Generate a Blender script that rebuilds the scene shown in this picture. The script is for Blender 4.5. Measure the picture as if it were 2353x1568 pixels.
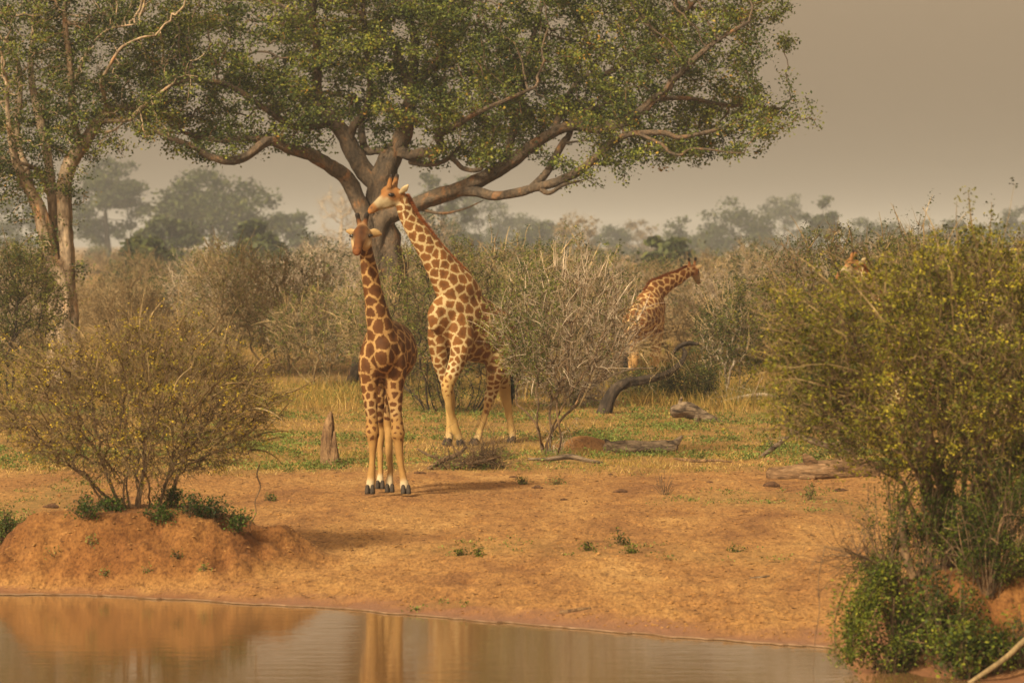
import bpy, math, random
import numpy as np
from mathutils import Vector, kdtree

random.seed(11)
RNG = np.random.default_rng(11)
R = math.radians
for o in list(bpy.data.objects):
    bpy.data.objects.remove(o)
scene = bpy.context.scene
COL = scene.collection

# ------------------------------------------------------------------ camera
CAM_Z = 3.58                      # eye height above the red flat where the giraffe stands
IW, IH = 2352.0, 1568.0           # units in which the photograph was measured
F = 9720.0                        # focal length in those units
PITCH = math.atan(224.0 / F)
cam_d = bpy.data.cameras.new('camera')
cam = bpy.data.objects.new('camera', cam_d)
COL.objects.link(cam)
cam.location = (0, 0, CAM_Z)
cam.rotation_euler = (math.pi / 2 - PITCH, 0, 0)
cam_d.sensor_width = 36.0
cam_d.lens = 36.0 * F / IW
cam_d.clip_start = 0.5
cam_d.clip_end = 6000
cam_d.dof.use_dof = True
cam_d.dof.focus_distance = 66.0
cam_d.dof.aperture_fstop = 3.2
scene.camera = cam

# ------------------------------------------------------------------ sky, sun, exposure
SUN_EL, SUN_AZ = R(37), R(214)    # azimuth clockwise from +Y (the view direction): behind the camera, to the left
world = bpy.data.worlds.new('World')
scene.world = world
world.use_nodes = True
wt = world.node_tree
wt.nodes.clear()
sky = wt.nodes.new('ShaderNodeTexSky')
sky.sky_type = 'NISHITA'
sky.sun_disc = False
sky.sun_elevation = SUN_EL
sky.sun_rotation = SUN_AZ
sky.air_density = 1.0
sky.dust_density = 6.0
sky.ozone_density = 0.6
hsv = wt.nodes.new('ShaderNodeHueSaturation')
hsv.inputs['Saturation'].default_value = 0.18       # smoke in the air: hardly any blue is left
tint = wt.nodes.new('ShaderNodeMix')
tint.data_type = 'RGBA'; tint.blend_type = 'MULTIPLY'
tint.inputs[0].default_value = 1.0
tint.inputs[7].default_value = (1.18, 0.835, 0.50, 1)
bg = wt.nodes.new('ShaderNodeBackground')
bg.inputs['Strength'].default_value = 0.15
wo = wt.nodes.new('ShaderNodeOutputWorld')
wt.links.new(sky.outputs[0], hsv.inputs['Color'])
wt.links.new(hsv.outputs[0], tint.inputs[6])
smoke = wt.nodes.new('ShaderNodeMix')                 # an even veil of smoke over the whole sky
smoke.data_type = 'RGBA'; smoke.inputs[0].default_value = 0.55
smoke.inputs[7].default_value = (2.04, 1.46, 0.90, 1)
wt.links.new(tint.outputs[2], smoke.inputs[6])
wt.links.new(smoke.outputs[2], bg.inputs['Color'])
wt.links.new(bg.outputs[0], wo.inputs['Surface'])

sun_d = bpy.data.lights.new('sun', 'SUN')
sun_d.energy = 5.0
sun_d.angle = R(9)
sun_d.color = (1.0, 0.885, 0.63)
sun = bpy.data.objects.new('sun', sun_d)
COL.objects.link(sun)
SUN_V = Vector((math.sin(SUN_AZ) * math.cos(SUN_EL), math.cos(SUN_AZ) * math.cos(SUN_EL), math.sin(SUN_EL)))
sun.rotation_euler = SUN_V.to_track_quat('Z', 'Y').to_euler()

scene.view_settings.view_transform = 'Standard'
scene.view_settings.look = 'None'
scene.view_settings.gamma = 1.0
scene.view_settings.exposure = 0.42
scene.view_settings.use_curve_mapping = False
scene.render.engine = 'CYCLES'
cy = scene.cycles
cy.max_bounces = 5; cy.diffuse_bounces = 2; cy.glossy_bounces = 3
cy.transmission_bounces = 3; cy.volume_bounces = 0; cy.transparent_max_bounces = 4

# ------------------------------------------------------------------ helpers
CP, SP = math.cos(PITCH), math.sin(PITCH)

def P(x, y, d):
    """world point d metres in front of the camera seen at (x, y) of the photograph"""
    u, v = x - IW / 2, IH / 2 - y
    dy = F * CP + v * SP
    t = d / dy
    return np.array((u * t, d, CAM_Z + (-F * SP + v * CP) * t))

def PX(x, d):
    return (x - IW / 2) / F * d

def hash3(ix, iy, iz, seed):
    h = (ix.astype(np.int64) * 374761393 + iy.astype(np.int64) * 668265263 + iz.astype(np.int64) * 2147483647 + seed * 1274126177) & 0x7fffffff
    h = ((h ^ (h >> 13)) * 1274126177) & 0x7fffffff
    h = ((h ^ (h >> 16)) * 668265263) & 0x7fffffff
    return ((h ^ (h >> 15)) & 0xffff) / 65535.0

def noise3(p, seed=0):
    p = np.asarray(p, float)
    i = np.floor(p); f = p - i
    f = f * f * (3 - 2 * f)
    i = i.astype(np.int64)
    out = 0
    for dx in (0, 1):
        wx = f[..., 0] if dx else 1 - f[..., 0]
        for dy in (0, 1):
            wy = f[..., 1] if dy else 1 - f[..., 1]
            for dz in (0, 1):
                wz = f[..., 2] if dz else 1 - f[..., 2]
                out = out + wx * wy * wz * hash3(i[..., 0] + dx, i[..., 1] + dy, i[..., 2] + dz, seed)
    return out * 2 - 1

def noise2(x, y, s, seed=0):
    x, y = np.broadcast_arrays(np.asarray(x, float), np.asarray(y, float))
    return noise3(np.stack((x / s, y / s, np.full_like(x, 0.37)), -1), seed)

def sstep(a, b, x):
    t = np.clip((x - a) / (b - a), 0, 1)
    return t * t * (3 - 2 * t)

def nrm(v):
    v = np.asarray(v, float)
    return v / np.maximum(np.linalg.norm(v, axis=-1, keepdims=True), 1e-9)

def catmull(pts, n):
    """smooth curve through rows of pts (any number of columns), n samples per span"""
    p = np.asarray(pts, float)
    p = np.vstack((2 * p[0] - p[1], p, 2 * p[-1] - p[-2]))
    out = []
    for k in range(1, len(p) - 2):
        a, b, c, d = p[k - 1], p[k], p[k + 1], p[k + 2]
        t = np.linspace(0, 1, n, endpoint=False)[:, None]
        out.append(0.5 * (2 * b + (c - a) * t + (2 * a - 5 * b + 4 * c - d) * t ** 2 + (3 * b - a - 3 * c + d) * t ** 3))
    out.append(p[-2][None])
    return np.vstack(out)

class MB:
    """collects vertices, tris and quads; build() links them as one mesh object"""
    def __init__(self):
        self.v, self.q, self.t, self.tone, self.n = [], [], [], [], 0
    def add(self, v, q=None, t=None, tone=None):
        v = np.asarray(v, float).reshape(-1, 3)
        if q is not None and len(q): self.q.append(np.asarray(q, np.int64).reshape(-1, 4) + self.n)
        if t is not None and len(t): self.t.append(np.asarray(t, np.int64).reshape(-1, 3) + self.n)
        self.v.append(v)
        self.tone.append(np.broadcast_to(np.asarray(0.5 if tone is None else tone, float), (len(v),)))
        self.n += len(v)
    def mesh(self, name, mat, origin=(0, 0, 0), smooth=False):
        me = bpy.data.meshes.new(name)
        v = np.vstack(self.v) - np.asarray(origin, float)
        q = np.vstack(self.q) if self.q else np.zeros((0, 4), np.int64)
        t = np.vstack(self.t) if self.t else np.zeros((0, 3), np.int64)
        me.vertices.add(len(v)); me.vertices.foreach_set('co', v.astype(np.float32).ravel())
        loops = np.concatenate((q.ravel(), t.ravel())).astype(np.int32)
        me.loops.add(len(loops)); me.loops.foreach_set('vertex_index', loops)
        ls = np.concatenate((np.arange(len(q)) * 4, len(q) * 4 + np.arange(len(t)) * 3)).astype(np.int32)
        me.polygons.add(len(ls)); me.polygons.foreach_set('loop_start', ls)
        me.polygons.foreach_set('use_smooth', np.full(len(ls), smooth))
        me.update(calc_edges=True)
        a = me.attributes.new('tone', 'FLOAT', 'POINT')
        a.data.foreach_set('value', np.concatenate(self.tone).astype(np.float32))
        if mat: me.materials.append(mat)
        return me
    def build(self, name, mat, parent=None, origin=None, smooth=False):
        if origin is None: origin = tuple(parent.location) if parent else (0, 0, 0)
        o = bpy.data.objects.new(name, self.mesh(name, mat, origin, smooth))
        COL.objects.link(o)
        if parent: o.parent = parent
        else: o.location = origin
        return o

def tag(o, label=None, cat=None, group=None, kind=None):
    if label: o['label'] = label
    if cat: o['category'] = cat
    if group: o['group'] = group
    if kind: o['kind'] = kind
    return o

def thing(name, loc, label, cat, group=None):
    o = bpy.data.objects.new(name, None)
    o.empty_display_size = 0.2
    COL.objects.link(o); o.location = tuple(loc)
    return tag(o, label, cat, group)

def copy_tree(o, parent=None):
    c = o.copy(); COL.objects.link(c); c.parent = parent
    for ch in list(o.children): copy_tree(ch, c)
    return c

def frames(c, side=None):
    t = np.gradient(c, axis=0); t = nrm(t)
    if side is None:
        side = np.array((1.0, 0, 0)) if abs(t[:, 0]).mean() < 0.8 else np.array((0, 1.0, 0))
    s = np.asarray(side, float) - t * (t @ np.asarray(side, float))[:, None]
    s = nrm(s)
    u = np.cross(t, s)
    return t, s, u

def tube(mb, pts, ra, rb=None, k=10, sub=4, side=None, caps=True, wob=0.0, seed=0, tone=None, wobf=3.0, flute=0.0):
    """closed tube with elliptical sections ra (along side) x rb through pts"""
    pts = np.asarray(pts, float)
    ra = np.broadcast_to(np.asarray(ra, float), (len(pts),)); rb = ra if rb is None else np.broadcast_to(np.asarray(rb, float), (len(pts),))
    arr = np.column_stack((pts, ra, rb))
    if sub > 1 and len(pts) > 1: arr = catmull(arr, sub)
    c, a, b = arr[:, :3], np.maximum(arr[:, 3], 1e-4), np.maximum(arr[:, 4], 1e-4)
    t, s, u = frames(c, side)
    if caps:
        ext = []
        for f in (0.92, 0.7, 0.35):
            ext.append(f)
        e0 = [(c[0] - t[0] * min(a[0], b[0]) * math.sqrt(1 - f * f) * 0.8, a[0] * f, b[0] * f) for f in reversed(ext)]
        e1 = [(c[-1] + t[-1] * min(a[-1], b[-1]) * math.sqrt(1 - f * f) * 0.8, a[-1] * f, b[-1] * f) for f in ext]
        c = np.vstack([[e[0] for e in e0], c, [e[0] for e in e1]])
        a = np.concatenate([[e[1] for e in e0], a, [e[1] for e in e1]])
        b = np.concatenate([[e[2] for e in e0], b, [e[2] for e in e1]])
        s = np.vstack([[s[0]] * 3, s, [s[-1]] * 3]); u = np.vstack([[u[0]] * 3, u, [u[-1]] * 3])
    th = np.linspace(0, 2 * math.pi, k, endpoint=False)
    ring = np.cos(th)[None, :, None] * s[:, None, :] * a[:, None, None] + np.sin(th)[None, :, None] * u[:, None, :] * b[:, None, None]
    v = c[:, None, :] + ring
    if wob:
        nn = noise3(v * wobf, seed) * 0.65 + noise3(v * wobf * 2.7, seed + 1) * 0.35
        v = v + ring * (nn * wob)[..., None]
    if flute:
        L_ = np.concatenate(([0], np.cumsum(np.linalg.norm(np.diff(c, axis=0), axis=1))))
        q3 = np.stack((np.broadcast_to(np.cos(th) * 2.6, (len(c), k)), np.broadcast_to(np.sin(th) * 2.6, (len(c), k)), np.broadcast_to((L_ * 0.7)[:, None], (len(c), k))), -1)
        v = v + ring * (flute * noise3(q3, seed + 5))[..., None]
    n = len(c)
    i = np.arange(n - 1)[:, None] * k; j = np.arange(k)[None, :]; j2 = (j + 1) % k
    q = np.stack((i + j, i + j2, i + k + j2, i + k + j), -1).reshape(-1, 4)
    verts = v.reshape(-1, 3); tris = None
    if caps:
        verts = np.vstack((verts, c[0], c[-1]))
        A, B = n * k, n * k + 1
        jj = np.arange(k); j3 = (jj + 1) % k
        tris = np.vstack((np.column_stack((np.full(k, A), j3, jj)), np.column_stack((np.full(k, B), (n - 1) * k + jj, (n - 1) * k + j3))))
    mb.add(verts, q, tris, tone)

def prisms(mb, A, B, ra, rb, k=3, tone=None):
    """many thin open prisms from A to B in one go"""
    A = np.asarray(A, float); B = np.asarray(B, float)
    if len(A) == 0: return
    n = len(A)
    ra = np.broadcast_to(np.asarray(ra, float), (n,)); rb = np.broadcast_to(np.asarray(rb, float), (n,))
    t = nrm(B - A)
    ref = np.where(np.abs(t[:, 2:3]) > 0.9, np.array([[1.0, 0, 0]]), np.array([[0, 0, 1.0]]))
    s = nrm(np.cross(t, ref)); u = np.cross(t, s)
    th = np.arange(k) * 2 * math.pi / k
    d = np.cos(th)[None, :, None] * s[:, None] + np.sin(th)[None, :, None] * u[:, None]
    v = np.concatenate((A[:, None] + d * ra[:, None, None], B[:, None] + d * rb[:, None, None]), 1)
    j = np.arange(k); j2 = (j + 1) % k
    q = np.stack((j, j2, k + j2, k + j), -1)[None] + (np.arange(n) * 2 * k)[:, None, None]
    tn = None if tone is None else np.repeat(np.broadcast_to(tone, (n,)), 2 * k)
    mb.add(v, q, None, tn)

def spikes(mb, A, B, r, tone=None):
    """many tapering thorns and twiglets, three faces each"""
    A = np.asarray(A, float); B = np.asarray(B, float); n = len(A)
    if n == 0: return
    r = np.broadcast_to(np.asarray(r, float), (n,))
    t = nrm(B - A)
    ref = np.where(np.abs(t[:, 2:3]) > 0.9, np.array([[1.0, 0, 0]]), np.array([[0, 0, 1.0]]))
    s = nrm(np.cross(t, ref)); u = np.cross(t, s)
    th = np.arange(3) * 2 * math.pi / 3
    d = np.cos(th)[None, :, None] * s[:, None] + np.sin(th)[None, :, None] * u[:, None]
    v = np.concatenate((A[:, None] + d * r[:, None, None], B[:, None]), 1)
    tri = np.array([(0, 1, 3), (1, 2, 3), (2, 0, 3)])[None] + (np.arange(n) * 4)[:, None, None]
    mb.add(v, None, tri, None if tone is None else np.repeat(np.broadcast_to(tone, (n,)), 4))

def leaves(mb, C, size, rng, up=0.5, aspect=0.55, tone=None, face=None):
    """many leaf-shaped quads at C with random headings"""
    C = np.asarray(C, float); n = len(C)
    if n == 0: return
    size = np.broadcast_to(np.asarray(size, float), (n,))
    a = nrm(rng.normal(size=(n, 3)) * np.array((1, 1, 0.7)))
    nn = nrm(rng.normal(size=(n, 3)) + np.array((0, 0, up * 2)))
    b = nrm(np.cross(nn, a))
    w = size * aspect * 0.5
    base = C - a * (size * 0.5)[:, None]; tip = C + a * (size * 0.5)[:, None]
    fold = nn * (w * 0.35)[:, None]
    l = C + b * w[:, None] + fold; r = C - b * w[:, None] + fold
    v = np.stack((base, r, tip, l), 1)
    q = np.arange(n * 4).reshape(n, 4)
    tone = rng.random(n) if tone is None else np.broadcast_to(tone, (n,))
    mb.add(v, q, None, np.repeat(tone, 4))

# ------------------------------------------------------------------ materials
def new_mat(name):
    m = bpy.data.materials.new(name); m.use_nodes = True
    nt = m.node_tree
    return m, nt, nt.nodes['Principled BSDF']

def ramp(nt, stops, src=None, interp='LINEAR'):
    r = nt.nodes.new('ShaderNodeValToRGB'); r.color_ramp.interpolation = interp
    e = r.color_ramp.elements
    while len(e) < len(stops): e.new(0.5)
    for el, (p, c) in zip(e, stops):
        el.position = p; el.color = (*c, 1)
    if src is not None: nt.links.new(src, r.inputs[0])
    return r

def nnoise(nt, scale, detail=4, rough=0.55, coord=None, dist=0.0):
    n = nt.nodes.new('ShaderNodeTexNoise')
    n.inputs['Scale'].default_value = scale; n.inputs['Detail'].default_value = detail
    n.inputs['Roughness'].default_value = rough; n.inputs['Distortion'].default_value = dist
    if coord is not None: nt.links.new(coord, n.inputs['Vector'])
    return n

def mixc(nt, fac, a, b, mode='MIX'):
    m = nt.nodes.new('ShaderNodeMix'); m.data_type = 'RGBA'; m.blend_type = mode
    for s, v in ((0, fac), (6, a), (7, b)):
        if isinstance(v, (int, float)): m.inputs[s].default_value = v
        elif isinstance(v, tuple): m.inputs[s].default_value = (*v, 1)
        else: nt.links.new(v, m.inputs[s])
    return m.outputs[2]

def attr(nt, name):
    a = nt.nodes.new('ShaderNodeAttribute'); a.attribute_name = name
    return a

def geo_pos(nt):
    return nt.nodes.new('ShaderNodeNewGeometry').outputs['Position']

def leaf_mat(name, stops, trans=0.35, rough=0.6):
    m, nt, b = new_mat(name)
    nt.nodes.remove(b)
    out = nt.nodes['Material Output']
    r = ramp(nt, stops, attr(nt, 'tone').outputs['Fac'])
    n = nnoise(nt, 0.9, 2, coord=geo_pos(nt))
    c = mixc(nt, 1.0, r.outputs[0], ramp(nt, [(0.3, (0.72, 0.72, 0.72)), (0.7, (1.2, 1.15, 1.0))], n.outputs[0]).outputs[0], 'MULTIPLY')
    d = nt.nodes.new('ShaderNodeBsdfPrincipled'); d.inputs['Roughness'].default_value = rough
    d.inputs['Specular IOR Level'].default_value = 0.25
    t = nt.nodes.new('ShaderNodeBsdfTranslucent')
    mx = nt.nodes.new('ShaderNodeMixShader'); mx.inputs[0].default_value = trans
    nt.links.new(c, d.inputs['Base Color']); nt.links.new(c, t.inputs['Color'])
    nt.links.new(d.outputs[0], mx.inputs[1]); nt.links.new(t.outputs[0], mx.inputs[2])
    nt.links.new(mx.outputs[0], out.inputs['Surface'])
    return m

def bark_mat(name, stops, scale=5.0, bump=0.5, stretch=(1, 1, 0.35), dist=0.02):
    m, nt, b = new_mat(name)
    mp = nt.nodes.new('ShaderNodeMapping'); mp.inputs['Scale'].default_value = stretch
    nt.links.new(geo_pos(nt), mp.inputs['Vector'])
    n = nnoise(nt, scale, 6, 0.6, mp.outputs[0], 0.6)
    n2 = nnoise(nt, scale * 4.5, 4, 0.6, mp.outputs[0])
    r = ramp(nt, stops, n.outputs[0])
    c = mixc(nt, 1.0, r.outputs[0], ramp(nt, [(0.3, (0.6, 0.6, 0.6)), (0.65, (1.15, 1.12, 1.1))], n2.outputs[0]).outputs[0], 'MULTIPLY')
    c = mixc(nt, 1.0, c, ramp(nt, [(0, (0.75, 0.75, 0.75)), (1, (1.25, 1.25, 1.25))], attr(nt, 'tone').outputs['Fac']).outputs[0], 'MULTIPLY')
    nt.links.new(c, b.inputs['Base Color']); b.inputs['Roughness'].default_value = 0.9
    b.inputs['Specular IOR Level'].default_value = 0.2
    bp = nt.nodes.new('ShaderNodeBump'); bp.inputs['Strength'].default_value = bump; bp.inputs['Distance'].default_value = dist
    nt.links.new(n2.outputs[0], bp.inputs['Height']); nt.links.new(bp.outputs[0], b.inputs['Normal'])
    return m

M = {}
M['fig_bark'] = bark_mat('fig_bark', [(0.30, (0.0407, 0.0311, 0.0237)), (0.45, (0.0925, 0.0681, 0.0481)), (0.57, (0.1221, 0.0851, 0.0555)), (0.66, (0.2220, 0.1147, 0.0533)), (0.8, (0.1406, 0.1184, 0.0925))], 3.4, 1.0, (1, 1, 0.6), 0.05)
M['pale_bark'] = bark_mat('pale_bark', [(0.30, (0.11, 0.08, 0.055)), (0.46, (0.25, 0.185, 0.125)), (0.60, (0.40, 0.30, 0.20)), (0.70, (0.44, 0.23, 0.11))], 4.0, 0.6)
M['thorn_bark'] = bark_mat('thorn_bark', [(0.3, (0.045, 0.03, 0.018)), (0.5, (0.11, 0.07, 0.04)), (0.68, (0.22, 0.135, 0.07))], 9.0, 0.5)
M['dark_bark'] = bark_mat('dark_bark', [(0.3, (0.012, 0.009, 0.007)), (0.5, (0.032, 0.023, 0.017)), (0.68, (0.07, 0.050, 0.034))], 9.0, 0.5)
M['grey_twig'] = bark_mat('grey_twig', [(0.3, (0.20, 0.155, 0.11)), (0.5, (0.34, 0.27, 0.195)), (0.7, (0.46, 0.38, 0.28))], 5.0, 0.3)
M['straw_twig'] = bark_mat('straw_twig', [(0.3, (0.13, 0.09, 0.045)), (0.5, (0.25, 0.18, 0.09)), (0.7, (0.38, 0.285, 0.155))], 5.0, 0.3)
M['warm_twig'] = bark_mat('warm_twig', [(0.3, (0.07, 0.046, 0.022)), (0.5, (0.155, 0.105, 0.048)), (0.7, (0.28, 0.205, 0.10))], 5.0, 0.3)
M['dead_wood'] = bark_mat('dead_wood', [(0.36, (0.035, 0.024, 0.017)), (0.47, (0.12, 0.085, 0.056)), (0.6, (0.22, 0.16, 0.105)), (0.75, (0.32, 0.245, 0.165))], 7.0, 0.9, (0.5, 1, 1.6), 0.03)
M['red_wood'] = bark_mat('red_wood', [(0.34, (0.05, 0.026, 0.015)), (0.5, (0.155, 0.09, 0.045)), (0.7, (0.29, 0.18, 0.09))], 8.0, 0.9, (1.4, 1, 0.4), 0.03)
M['brown_log'] = bark_mat('brown_log', [(0.34, (0.05, 0.028, 0.016)), (0.46, (0.15, 0.085, 0.042)), (0.6, (0.26, 0.16, 0.085)), (0.75, (0.36, 0.25, 0.15))], 8.0, 0.9, (0.3, 1, 1.6), 0.03)
M['dung'] = bark_mat('dung', [(0.3, (0.04, 0.022, 0.014)), (0.6, (0.12, 0.06, 0.03)), (0.8, (0.2, 0.1, 0.05))], 18.0, 0.9, (1, 1, 1), 0.02)

M['fig_leaf'] = leaf_mat('fig_leaf', [(0, (0.0093, 0.0168, 0.0050)), (0.35, (0.0451, 0.0663, 0.0153)), (0.7, (0.1535, 0.1783, 0.0279)), (0.93, (0.2973, 0.2871, 0.0439)), (1, (0.3656, 0.2107, 0.0441))], 0.22)
M['dark_leaf'] = leaf_mat('dark_leaf', [(0, (0.0151, 0.0218, 0.0056)), (0.6, (0.0744, 0.0884, 0.0168)), (1, (0.2196, 0.2089, 0.0351))], 0.25)
M['acacia_leaf'] = leaf_mat('acacia_leaf', [(0, (0.0257, 0.0260, 0.0042)), (0.45, (0.1571, 0.1393, 0.0130)), (0.75, (0.3590, 0.2716, 0.0203)), (1, (0.5359, 0.3755, 0.0317))], 0.22)
M['lime_leaf'] = leaf_mat('lime_leaf', [(0, (0.0134, 0.0193, 0.0029)), (0.4, (0.0957, 0.1013, 0.0094)), (0.8, (0.2595, 0.2304, 0.0174)), (1, (0.3753, 0.3092, 0.0290))], 0.22)
M['thorn_leaf'] = leaf_mat('thorn_leaf', [(0, (0.0119, 0.0193, 0.0039)), (0.5, (0.0819, 0.1052, 0.0144)), (0.9, (0.2189, 0.2354, 0.0350)), (1, (0.3074, 0.2872, 0.0527))], 0.22)
M['hazy_leaf'] = leaf_mat('hazy_leaf', [(0, (0.0135, 0.0193, 0.0060)), (0.6, (0.0525, 0.0676, 0.0168)), (1, (0.1208, 0.1305, 0.0307))], 0.2)
M['dry_leaf'] = leaf_mat('dry_leaf', [(0.0, (0.11, 0.085, 0.04)), (0.6, (0.21, 0.15, 0.07)), (1.0, (0.30, 0.21, 0.10))], 0.3)
M['vine_leaf'] = leaf_mat('vine_leaf', [(0, (0.0119, 0.0218, 0.0030)), (0.45, (0.0576, 0.0839, 0.0089)), (0.85, (0.1599, 0.1852, 0.0179)), (1, (0.2635, 0.2611, 0.0307))], 0.3)
M['herb_leaf'] = leaf_mat('herb_leaf', [(0, (0.0378, 0.0546, 0.0095)), (0.5, (0.1229, 0.1655, 0.0328)), (1, (0.2745, 0.3264, 0.0878))], 0.35)
M['mound_leaf'] = leaf_mat('mound_leaf', [(0, (0.0108, 0.0257, 0.0043)), (0.5, (0.0450, 0.0876, 0.0118)), (1, (0.1318, 0.1958, 0.0264))], 0.35)
M['grass'] = leaf_mat('grass', [(0.0, (0.07, 0.085, 0.016)), (0.25, (0.16, 0.15, 0.03)), (0.45, (0.29, 0.20, 0.05)), (0.75, (0.44, 0.28, 0.085)), (1.0, (0.62, 0.45, 0.19))], 0.35, 0.8)
cy.use_denoising = True
try: cy.denoiser = 'OPENIMAGEDENOISE'
except Exception: pass
# ------------------------------------------------------------------ terrain
WATER_Z = -0.45
SHORE = np.array([(-60, 53), (-15, 50), (-8, 49.2), (-5.9, 48.6), (-4.4, 48.2), (-2.5, 46.9), (-1.3, 46.1), (0.56, 44.3), (1.88, 43.05), (2.6, 42.5), (3.15, 42.1), (3.45, 41.5),
                  (3.62, 40.4), (3.8, 39.4), (4.3, 38.7), (5.2, 38.2), (8, 37.0), (14, 35.5), (60, 32)], float)

def shore(x):
    return np.interp(x, SHORE[:, 0], SHORE[:, 1]) + 0.20 * noise2(x, 0 * x, 0.9, 5) + 0.13 * noise2(x, 0 * x, 0.27, 6) + 0.06 * noise2(x, 0 * x, 0.09, 7)

LM = (-4.42, 50.45, 2.35, 1.85, 0.80)      # left mound: x, y, half width, half depth, height
RM = (4.75, 41.3, 1.55, 1.85, 0.88)       # right mound

def mound(x, y, m, seed):
    wx = noise2(x, y, 0.7, seed) * 0.12 + noise2(x, y, 0.25, seed + 1) * 0.05
    r = np.sqrt(((x - m[0]) / m[2]) ** 2 + ((y - m[1]) / m[3]) ** 2) + wx
    prof = 1 - sstep(0.30, 1.02, r)
    h = prof * m[4]
    slope = np.clip(prof * (1 - prof) * 4, 0, 1)
    ero = noise2(x * 1.6, y, 0.32, seed + 2) * 0.06 + noise2(x, y, 0.13, seed + 3) * 0.05 + np.abs(noise2(x, y, 0.2, seed + 4)) * -0.07 + np.maximum(noise2(x * 0.8, y, 0.42, seed + 6), 0) * 0.06
    return h + slope * ero * 2.3, prof

def terrain(x, y, full=False):
    x, y = np.broadcast_arrays(np.asarray(x, float), np.asarray(y, float))
    s = y - shore(x)
    sp = np.maximum(s, 0)
    z = WATER_Z + 0.02 * np.minimum(sp, 0.7) / 0.7 + 0.43 * (1 - np.exp(-np.maximum(sp - 0.35, 0) / 4.2))
    z = z + 0.012 * np.clip(y - 75, 0, 100) + 0.10 * sstep(90, 140, y) * noise2(x, y, 9.0, 21)
    rough = sstep(0.4, 1.6, s)
    z = z + rough * (0.028 * noise2(x, y, 1.6, 1) + 0.02 * noise2(x, y * 1.0, 0.55, 2) + 0.013 * noise2(x, y, 0.2, 3))
    # trodden, cloddy strip above the wet edge, rougher to the right
    clod = sstep(0.5, 0.9, s) * (1 - sstep(1.8, 3.4, s)) * (0.45 + 0.55 * sstep(-1.5, 2.0, x))
    z = z + clod * (np.maximum(noise2(x, y, 0.16, 8), -0.2) * 0.035 + np.maximum(noise2(x, y, 0.45, 9), 0) * 0.05)
    # hoof prints
    hoof = sstep(0.42, 0.62, noise2(x, y * 0.8, 0.17, 91)) * sstep(0.0, 0.5, noise2(x, y, 1.3, 92) + 0.15) * sstep(0.25, 0.5, s) * (1 - sstep(5, 14, s))
    z = z - 0.045 * hoof + 0.015 * rough * np.maximum(noise2(x, y, 0.12, 93), 0)
    under = np.minimum(s, 0)
    z = np.where(s < 0, WATER_Z + 0.10 * np.maximum(under, -9), z)
    # the dam wall on which the camera stands
    z = np.maximum(z, np.where(y < 12, WATER_Z - 0.9 + 3.0 * (1 - sstep(2, 12, y)), -9))
    hl, pl = mound(x, y, LM, 31)
    hr, pr = mound(x, y, RM, 41)
    z = np.where(pl > 0.002, np.maximum(z, np.maximum(z, -0.47) * (1 - 0.6 * pl) + hl - 0.27 * pl), z)
    z = np.where(pr > 0.002, np.maximum(z, np.maximum(z, -0.50) * (1 - pr) + hr - 0.45 * pr), z)
    # low heap of red earth behind the grey thorn bush
    r = np.hypot((x - 1.30) / 0.75, (y - 74.2) / 1.2)
    heap = 1 - sstep(0.1, 1.0, r + 0.12 * noise2(x, y, 0.3, 51))
    z = z + heap * 0.22
    if full: return z, s, pl, pr, heap
    return z

def ground_at(px, row):
    """ground point seen at (px, row) of the photograph"""
    lo, hi = 36.0, 400.0
    for _ in range(40):
        mid = (lo + hi) / 2
        p = P(px, row, mid)
        if p[2] > float(terrain(p[0], p[1])): lo = mid
        else: hi = mid
    p = P(px, row, lo); p[2] = float(terrain(p[0], p[1]))
    return p

def on_ground(px, d):
    x = PX(px, d)
    return np.array((x, d, float(terrain(x, d))))

def axis(lo, hi, step):
    return np.arange(lo, hi, step)

xs = np.concatenate((-np.geomspace(1600, 13, 30), axis(-12.8, -7.2, 0.2), axis(-7.2, 7.4, 0.068), axis(7.4, 13, 0.2), np.geomspace(13.2, 1600, 30)))
ys = np.concatenate((-np.geomspace(300, 8, 8), axis(-6, 36, 1.0), axis(36, 38, .3), axis(38, 54, 0.085), axis(54, 67, 0.13), axis(67, 100, 0.3), axis(100, 150, 1.0), np.geomspace(150.5, 3500, 50)))
GX, GY = np.meshgrid(xs, ys)
Z, S_, PL, PR, HEAP = terrain(GX, GY, True)
nx, ny = len(xs), len(ys)
gm = MB()
ii = np.arange(ny - 1)[:, None] * nx + np.arange(nx - 1)[None, :]
gm.add(np.stack((GX, GY, Z), -1).reshape(-1, 3), np.stack((ii, ii + 1, ii + nx + 1, ii + nx), -1).reshape(-1, 4))

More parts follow.
